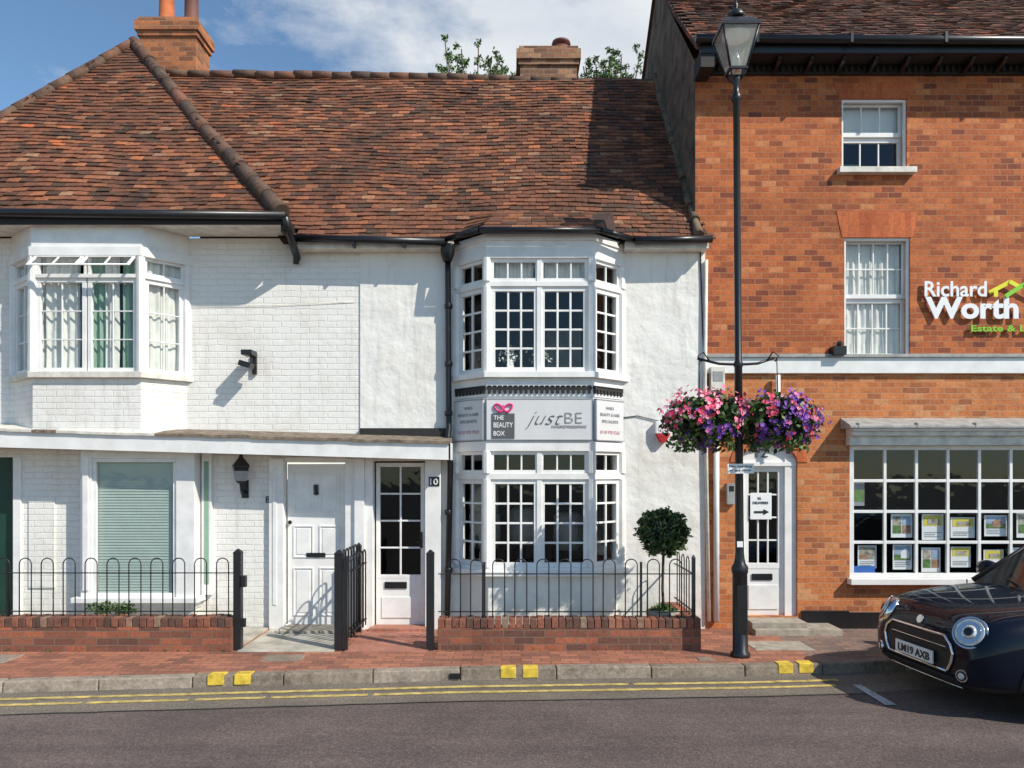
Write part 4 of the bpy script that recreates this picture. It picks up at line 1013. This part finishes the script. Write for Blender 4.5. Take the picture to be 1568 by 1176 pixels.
for s_ in (-1, 1):
    b.tube([(s_*.40, 0, 3.1), (s_*.41, 0, 2.7)], .006, 'black', 5); b.tube([(0, 0, 2.4), (s_*.35, 0, 2.4)], .012, 'black', 6)
    b.tube([(s_*.30, 0, 3.07), (s_*.36, -.0, 3.16), (s_*.42, 0, 3.12), (s_*.38, 0, 3.06)], .008, 'black', 6)
b.done('basket_brackets', lamp)
b = B(); b.box(-.14, .13, -.075, -.065, 1.90, 2.0, 'txtw'); b.done('no_loading_sign', lamp)
text('No loading', lamp, 'no_loading_text', -.12, -.077, 1.957, .23, .028, 'black'); text('at any time', lamp, 'no_loading_text', -.12, -.077, 1.916, .22, .028, 'black')
b = B(); b.box(-.04, .02, -.052, -.045, 1.14, 1.20, 'txtw'); b.done('sticker', lamp)

for side, cx in ((0, -.38), (1, .37)):
    e = empty('hanging_flower_basket', (2.36, -1.44, 0)); b = B()
    zc = 2.47
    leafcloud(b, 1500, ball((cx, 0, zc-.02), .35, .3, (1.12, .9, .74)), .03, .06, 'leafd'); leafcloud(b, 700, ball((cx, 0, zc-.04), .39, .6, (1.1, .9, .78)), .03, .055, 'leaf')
    for k in range(12):
        a = R()*6.28; q = Vector((cx+.30*math.cos(a), .25*math.sin(a), zc-.18)); leafcloud(b, 18, (lambda q=q: (q+Vector((random.gauss(0, .035), random.gauss(0, .035), -R()*.16)), Vector((0, 0, -1)))), .025, .045, 'leaf')
    b.done('foliage', e)
    b = B()
    def flower(p, n, r, mat):
        n = n.normalized(); a = n.orthogonal().normalized(); c = n.cross(a); k = 5; ph = R()*6
        pts = []
        for i in range(k*2):
            t = ph+math.pi*i/k; rr = r*(1 if i % 2 else .72); pts.append(p+(a*math.cos(t)+c*math.sin(t))*rr+n*(r*.25 if i % 2 else .1*r))
        i0 = len(b.v); b.v += [tuple(p)]+[tuple(q) for q in pts]; km = b.mi(mat)
        for i in range(k*2): b.f.append((i0, i0+1+i, i0+1+(i+1) % (k*2))); b.m.append(km); b.sm.append(False)
    for cl in range(88):
        d = Vector((random.gauss(0, 1), random.gauss(0, 1)-.4, random.gauss(.0, .75))).normalized()
        lump = 1+.2*noise.noise(d*2.5+Vector((cx*9, 0, 0)))
        base = Vector((cx+d.x*.41*lump, d.y*.33*lump, zc+d.z*.28*lump))
        if side == 0: mat = 'petalp' if (d.z > -.3 and R() < .88) else 'petalv'
        else: mat = 'petalp' if (d.x < -.2 and d.z > .1 and R() < .8) or R() < .12 else 'petalv'
        for k in range(random.randint(5, 10)):
            o = Vector((random.gauss(0, .028), random.gauss(0, .028), random.gauss(0, .028)))
            flower(base+o+d*.02, d+Vector((random.gauss(0, .35), random.gauss(0, .35)-.2, random.gauss(0, .35))), random.uniform(.016, .028), mat)
    b.done('flowers', e)
    b = B(); b.lathe((cx, 0, 2.24), [(.08, 0), (.2, .05), (.25, .14), (.26, .16)], 'blackm', 16); b.done('basket', e)

# ------------------------------------------------------------------ parked car
car = empty('parked_car', (3.62, -2.52, -.10), math.radians(6))
ST = [(0.00, .58, .62, .30), (.03, .68, .71, .22), (.11, .76, .80, .19), (.26, .81, .865, .18), (.50, .845, .905, .18), (.85, .855, .940, .18), (1.15, .86, .965, .18), (1.6, .86, .97, .18),
      (2.4, .865, .98, .18), (3.1, .86, .985, .18), (3.5, .83, .96, .19), (3.72, .76, .88, .22), (3.82, .62, .76, .30)]
vs = []; fs_ = []
def prof(w_, zt_, zb_):
    h = [(0, zt_), (.45*w_, zt_-.004), (.78*w_, zt_-.030), (.93*w_, zt_-.09), (.985*w_, zt_-.20), (w_, .50), (.985*w_, .34), (.93*w_, zb_+.03), (.6*w_, zb_)]
    return h+[(-.0, zb_)]+[(-y, z) for (y, z) in reversed(h[1:])]
for (x, w_, zt_, zb_) in ST: vs += [(x, y, z) for (y, z) in prof(w_, zt_, zb_)]
K = len(prof(1, 1, .2))
for i in range(len(ST)-1):
    for j in range(K): q = (j+1) % K; fs_.append((i*K+j, (i+1)*K+j, (i+1)*K+q, i*K+q))
fs_.append(tuple(range(K))); fs_.append(tuple((len(ST)-1)*K+j for j in reversed(range(K))))
me = bpy.data.meshes.new('body'); me.from_pydata(vs, [], fs_); me.update()
bm = bmesh.new(); bm.from_mesh(me); bmesh.ops.recalc_face_normals(bm, faces=bm.faces); bm.to_mesh(me); bm.free()
body = bpy.data.objects.new('body', me); COL.objects.link(body)
sb = body.modifiers.new('s', 'SUBSURF'); sb.levels = 3; sb.render_levels = 3
bpy.context.view_layer.update(); dg = bpy.context.evaluated_depsgraph_get()
me2 = bpy.data.meshes.new_from_object(body.evaluated_get(dg)); body.modifiers.clear(); body.data = me2
bvh = BVHTree.FromPolygons([v.co for v in me2.vertices], [p.vertices[:] for p in me2.polygons])
WX = [.72, 3.15]
cutb = B()
for wx in WX:
    cutb.cyl((wx, -1.1, .31), (wx, -.58, .31), .355, .355, 'trim', 40); cutb.cyl((wx, .58, .31), (wx, 1.1, .31), .355, .355, 'trim', 40)
cut = cutb.done('cutter', fixn=True); bpy.context.view_layer.update()
body.data.materials.append(M['paint']); body.data.materials.append(M['trim'])
bo_ = body.modifiers.new('b', 'BOOLEAN'); bo_.operation = 'DIFFERENCE'; bo_.object = cut; bo_.solver = 'EXACT'
bpy.context.view_layer.update(); dg = bpy.context.evaluated_depsgraph_get()
me3 = bpy.data.meshes.new_from_object(body.evaluated_get(dg)); body.modifiers.clear(); body.data = me3
for p in me3.polygons: p.use_smooth = True
bpy.data.objects.remove(cut); body.parent = car
for p in me3.polygons:
    c = p.center; p.material_index = 0
    if c.z < .27 or any((c.x-wx)**2+(c.z-.31)**2 < .352**2 for wx in WX): p.material_index = min(1, len(me3.materials)-1)
sm_ = body.modifiers.new('es', 'EDGE_SPLIT'); sm_.split_angle = math.radians(40)
def hitx(y, z):
    h = bvh.ray_cast(Vector((-1, y, z)), Vector((1, 0, 0))); return (h[0], h[1]) if h[0] else (Vector((.3, y, z)), Vector((-1, 0, 0)))
def patch(b, rows_, mat, off=.006):
    """rows_: list of (z, ymin, ymax) draped on the nose"""
    n = 14; grid = []
    for z, a, c in rows_: grid.append([hitx(a+(c-a)*i/n, z)[0]-Vector((off, 0, 0)) for i in range(n+1)])
    for r_ in range(len(grid)-1):
        for i in range(n): b.face([grid[r_][i], grid[r_][i+1], grid[r_+1][i+1], grid[r_+1][i]], mat, True)
b = B()
gr = [(.34, .40), (.42, .45), (.50, .47), (.57, .44), (.63, .36)]
patch(b, [(z, -w_, w_) for z, w_ in gr], 'trim')
outl = [(-w_, z) for z, w_ in gr]+[(w_, z) for z, w_ in reversed(gr)]
pts = []
full = outl+[outl[0]]
for i in range(len(full)-1):
    for k in range(6):
        y = full[i][0]+(full[i+1][0]-full[i][0])*k/6; z = full[i][1]+(full[i+1][1]-full[i][1])*k/6; pts.append(hitx(y, z)[0]-Vector((.012, 0, 0)))
pts.append(pts[0]); b.tube(pts, .013, 'chrome', 8)
for z, m_ in ((.60, 'trim'), (.57, 'trim'), (.54, 'chrome'), (.51, 'trim')):
    b.tube([hitx(-.39+.78*i/14, z)[0]-Vector((.014, 0, 0)) for i in range(15)], .005, m_, 6)
patch(b, [(.22, -.50, .50), (.27, -.52, .52), (.30, -.48, .48)], 'trim')
b.tube([hitx(-.5+1.0*i/14, .225)[0]-Vector((.006, 0, 0)) for i in range(15)], .006, 'chrome', 6)
px = hitx(0, .42)[0].x-.03
b.box(px-.012, px, -.26, .26, .365, .475, 'plate'); b.box(px, px+.05, -.22, .22, .37, .47, 'trim')
for s_ in (-1, 1):
    h, nn = hitx(s_*.565, .685); nn = Vector((-.76, s_*.42, .42)).normalized(); c0 = h+Vector((.035, 0, 0))
    b.cyl(c0-nn*.06, c0+nn*.032, .145, .136, 'chrome', 36); b.cyl(c0+nn*.031, c0+nn*.037, .124, .12, 'trim', 36)
    b.cyl(c0+nn*.037, c0+nn*.042, .116, .112, 'lens', 36); b.cyl(c0+nn*.042, c0+nn*.045, .094, .092, 'chrome', 36)
    b.cyl(c0+nn*.045, c0+nn*.060, .060, .045, 'lens', 24); b.cyl(c0+nn*.060, c0+nn*.068, .038, .030, 'carglass', 24)
    h, nn = hitx(s_*.56, .34); c0 = h; nn = Vector((-.9, s_*.35, 0)).normalized()
    b.cyl(c0-nn*.02, c0+nn*.012, .052, .050, 'chrome', 24); b.cyl(c0+nn*.012, c0+nn*.018, .042, .04, 'trim', 24); b.cyl(c0+nn*.018, c0+nn*.022, .028, .025, 'lens', 24)
h, nn = hitx(0, .70); b.cyl(h, h+Vector((-.012, 0, .004)), .04, .038, 'chrome', 20)
for s_ in (-1, 1):
    tl = []
    for k in range(14):
        x = .16+.85*k/13; r_ = bvh.ray_cast(Vector((x, s_*(.60+.09*min(1, x*1.6)), 2)), Vector((0, 0, -1)))
        if r_[0]: tl.append(r_[0]+Vector((0, 0, .0)))
    b.tube(tl, .004, 'trim', 5)
    for wx in WX:
        ar = []
        for k in range(21):
            t = math.radians(-12+204*k/20); X_ = wx+.365*math.cos(t); Z_ = .31+.365*math.sin(t)
            r_ = bvh.ray_cast(Vector((X_, s_*2, max(.2, Z_))), Vector((0, -s_, 0)))
            y = r_[0].y if r_[0] else s_*.84
            ar.append((X_, y+s_*.002, max(.2, Z_)))
        b.tube(ar, .022, 'trim', 8)
    b.box(1.1, 2.78, s_*.84-.02, s_*.84+.02, .17, .27, 'trim')
    for x in (1.12, 2.35):
        b.box(x, x+.008, s_*.862-.004, s_*.862+.006, .30, .92, 'trim')
    b.box(2.05, 2.25, s_*.875-.012, s_*.875+.012, .76, .79, 'chrome')
    b.lathe((1.42, s_*.95, 1.02), [(.02, -.10), (.07, -.08), (.085, 0), (.07, .08), (.02, .10)], 'paint', 16, 'y'); b.box(1.38, 1.44, min(s_*.8, s_*.92), max(s_*.8, s_*.92), .96, .99, 'trim')
b.done('body_details', car)
text('LM19 AXB', car, 'plate_text', 0, 0, 0, .44, .07, 'black', bold=.02)
pt = bpy.data.objects['plate_text']; pt.rotation_euler = (math.pi/2, 0, -math.pi/2)
pt.location = (px-.016, .22, .385)
b = B()
lo = [(1.00, .60), (1.14, .765), (3.55, .76), (3.68, .66)]; hi = [(1.60, .50), (1.70, .60), (3.28, .60), (3.40, .54)]
def ringpts(lst, z): return [(x, y, z) for x, y in lst]+[(x, -y, z) for x, y in reversed(lst)]
A_ = ringpts(lo, .93); Bq = ringpts(hi, 1.34)
for i in range(8): j = (i+1) % 8; b.face([A_[i], A_[j], Bq[j], Bq[i]], 'carglass')
Cq = ringpts([(1.57, .51), (1.68, .625), (3.32, .625), (3.44, .55)], 1.335); Dq = ringpts([(1.75, .46), (1.85, .54), (3.2, .54), (3.3, .48)], 1.40)
for i in range(8): j = (i+1) % 8; b.face([Cq[i], Cq[j], Dq[j], Dq[i]], 'paint', True)
b.face(Dq, 'paint', True); b.face(list(reversed(Cq)), 'paint')
for s_ in (-1, 1):
    for p, q in (((1.10, s_*.745, .93), (1.67, s_*.585, 1.34)), ((2.35, s_*.78, .95), (2.35, s_*.61, 1.34)), ((3.6, s_*.72, .95), (3.33, s_*.58, 1.34))): b.tube([p, q], .026, 'trim', 8)
b.tube([(.98, -.58, .965), (1.20, -.1, 1.02)], .008, 'trim', 6); b.tube([(1.0, .0, .975), (1.18, .5, 1.02)], .008, 'trim', 6)
b.done('cabin', car, fixn=True)
for wx in WX:
    for s_ in (-1, 1):
        b = B(); cy = s_*.765
        b.lathe((wx, cy, .31), [(.20, -.10), (.27, -.10), (.302, -.085), (.312, -.04), (.312, .04), (.302, .085), (.27, .10), (.20, .10)], 'rubber', 40, 'y')
        o = s_*.085
        b.lathe((wx, cy+o, .31), [(.225, -.02), (.225, .02), (.205, .02), (.205, -.02)], 'alloy', 40, 'y'); b.lathe((wx, cy+s_*.03, .31), [(.2, -.01), (.2, .01)], 'trim', 32, 'y')
        b.lathe((wx, cy+o, .31), [(.05, -.03), (.05, .015), (.03, .02)], 'alloy', 20, 'y')
        for k in range(10):
            t = 2*math.pi*k/10; a_ = .12*(1 if k % 2 else -1)
            b.tube([(wx+.04*math.cos(t), cy+o, .31+.04*math.sin(t)), (wx+.215*math.cos(t+a_), cy+o, .31+.215*math.sin(t+a_))], .013, 'alloy', 6)
        b.done('wheel', car)

# ------------------------------------------------------------------ sky, sun, camera
sd = Vector((.93, -.67, 1.0)).normalized()
el = math.asin(sd.z); az = math.atan2(sd.x, sd.y)
wd = bpy.data.worlds.new('World'); scene.world = wd; wd.use_nodes = True
N = wd.node_tree.nodes; L = wd.node_tree.links; bg = N['Background']
sk_ = N.new('ShaderNodeTexSky'); sk_.sky_type = 'NISHITA'; sk_.sun_disc = False; sk_.sun_elevation = el; sk_.sun_rotation = az; sk_.air_density = 1.0; sk_.dust_density = .1; sk_.ozone_density = 1.3
tc = N.new('ShaderNodeTexCoord'); mp = N.new('ShaderNodeMapping'); mp.inputs['Scale'].default_value = (1, 1, 2.2); mp.inputs['Location'].default_value = (.35, .1, .2); L.new(tc.outputs['Generated'], mp.inputs[0])
cl = noi(N, L, mp.outputs[0], 2.6, 11, .6)
sep = N.new('ShaderNodeSeparateXYZ'); L.new(tc.outputs['Generated'], sep.inputs[0])
ad = N.new('ShaderNodeMath'); ad.operation = 'MULTIPLY_ADD'; L.new(sep.outputs[0], ad.inputs[0]); ad.inputs[1].default_value = .28; L.new(cl, ad.inputs[2])
ad2 = N.new('ShaderNodeMath'); ad2.operation = 'MULTIPLY_ADD'; L.new(sep.outputs[1], ad2.inputs[0]); ad2.inputs[1].default_value = .28; L.new(ad.outputs[0], ad2.inputs[2])
mask = ramp(N, L, ad2.outputs[0], [(.59, 0), (.76, 1)])
shade = ramp(N, L, noi(N, L, mp.outputs[0], 5, 6, .6), [(.3, (5.6, 6.2, 7.0)), (.6, (7.6, 7.9, 8.2))])
tint = mixc(N, L, 1, sk_.outputs[0], (1.15, 1.35, 1.42), 'MULTIPLY')
cm = mixc(N, L, mask, tint, shade)
L.new(cm, bg.inputs[0]); bg.inputs[1].default_value = .108
sun = bpy.data.lights.new('sun', 'SUN'); sun.energy = 5.0; sun.angle = math.radians(.5); sun.color = (1, .94, .83)
so = bpy.data.objects.new('sun', sun); COL.objects.link(so); so.rotation_euler = sd.to_track_quat('Z', 'Y').to_euler(); so.location = (10, -8, 12)
cam = bpy.data.cameras.new('camera'); co_ = bpy.data.objects.new('camera', cam); COL.objects.link(co_)
co_.location = (0, -9.3, 1.9); co_.rotation_euler = (math.pi/2, 0, 0); cam.sensor_width = 36; cam.lens = 26.69; cam.shift_y = 137/1568; cam.clip_end = 1000
scene.camera = co_
scene.view_settings.view_transform = 'Standard'; scene.view_settings.look = 'None'; scene.view_settings.exposure = 0
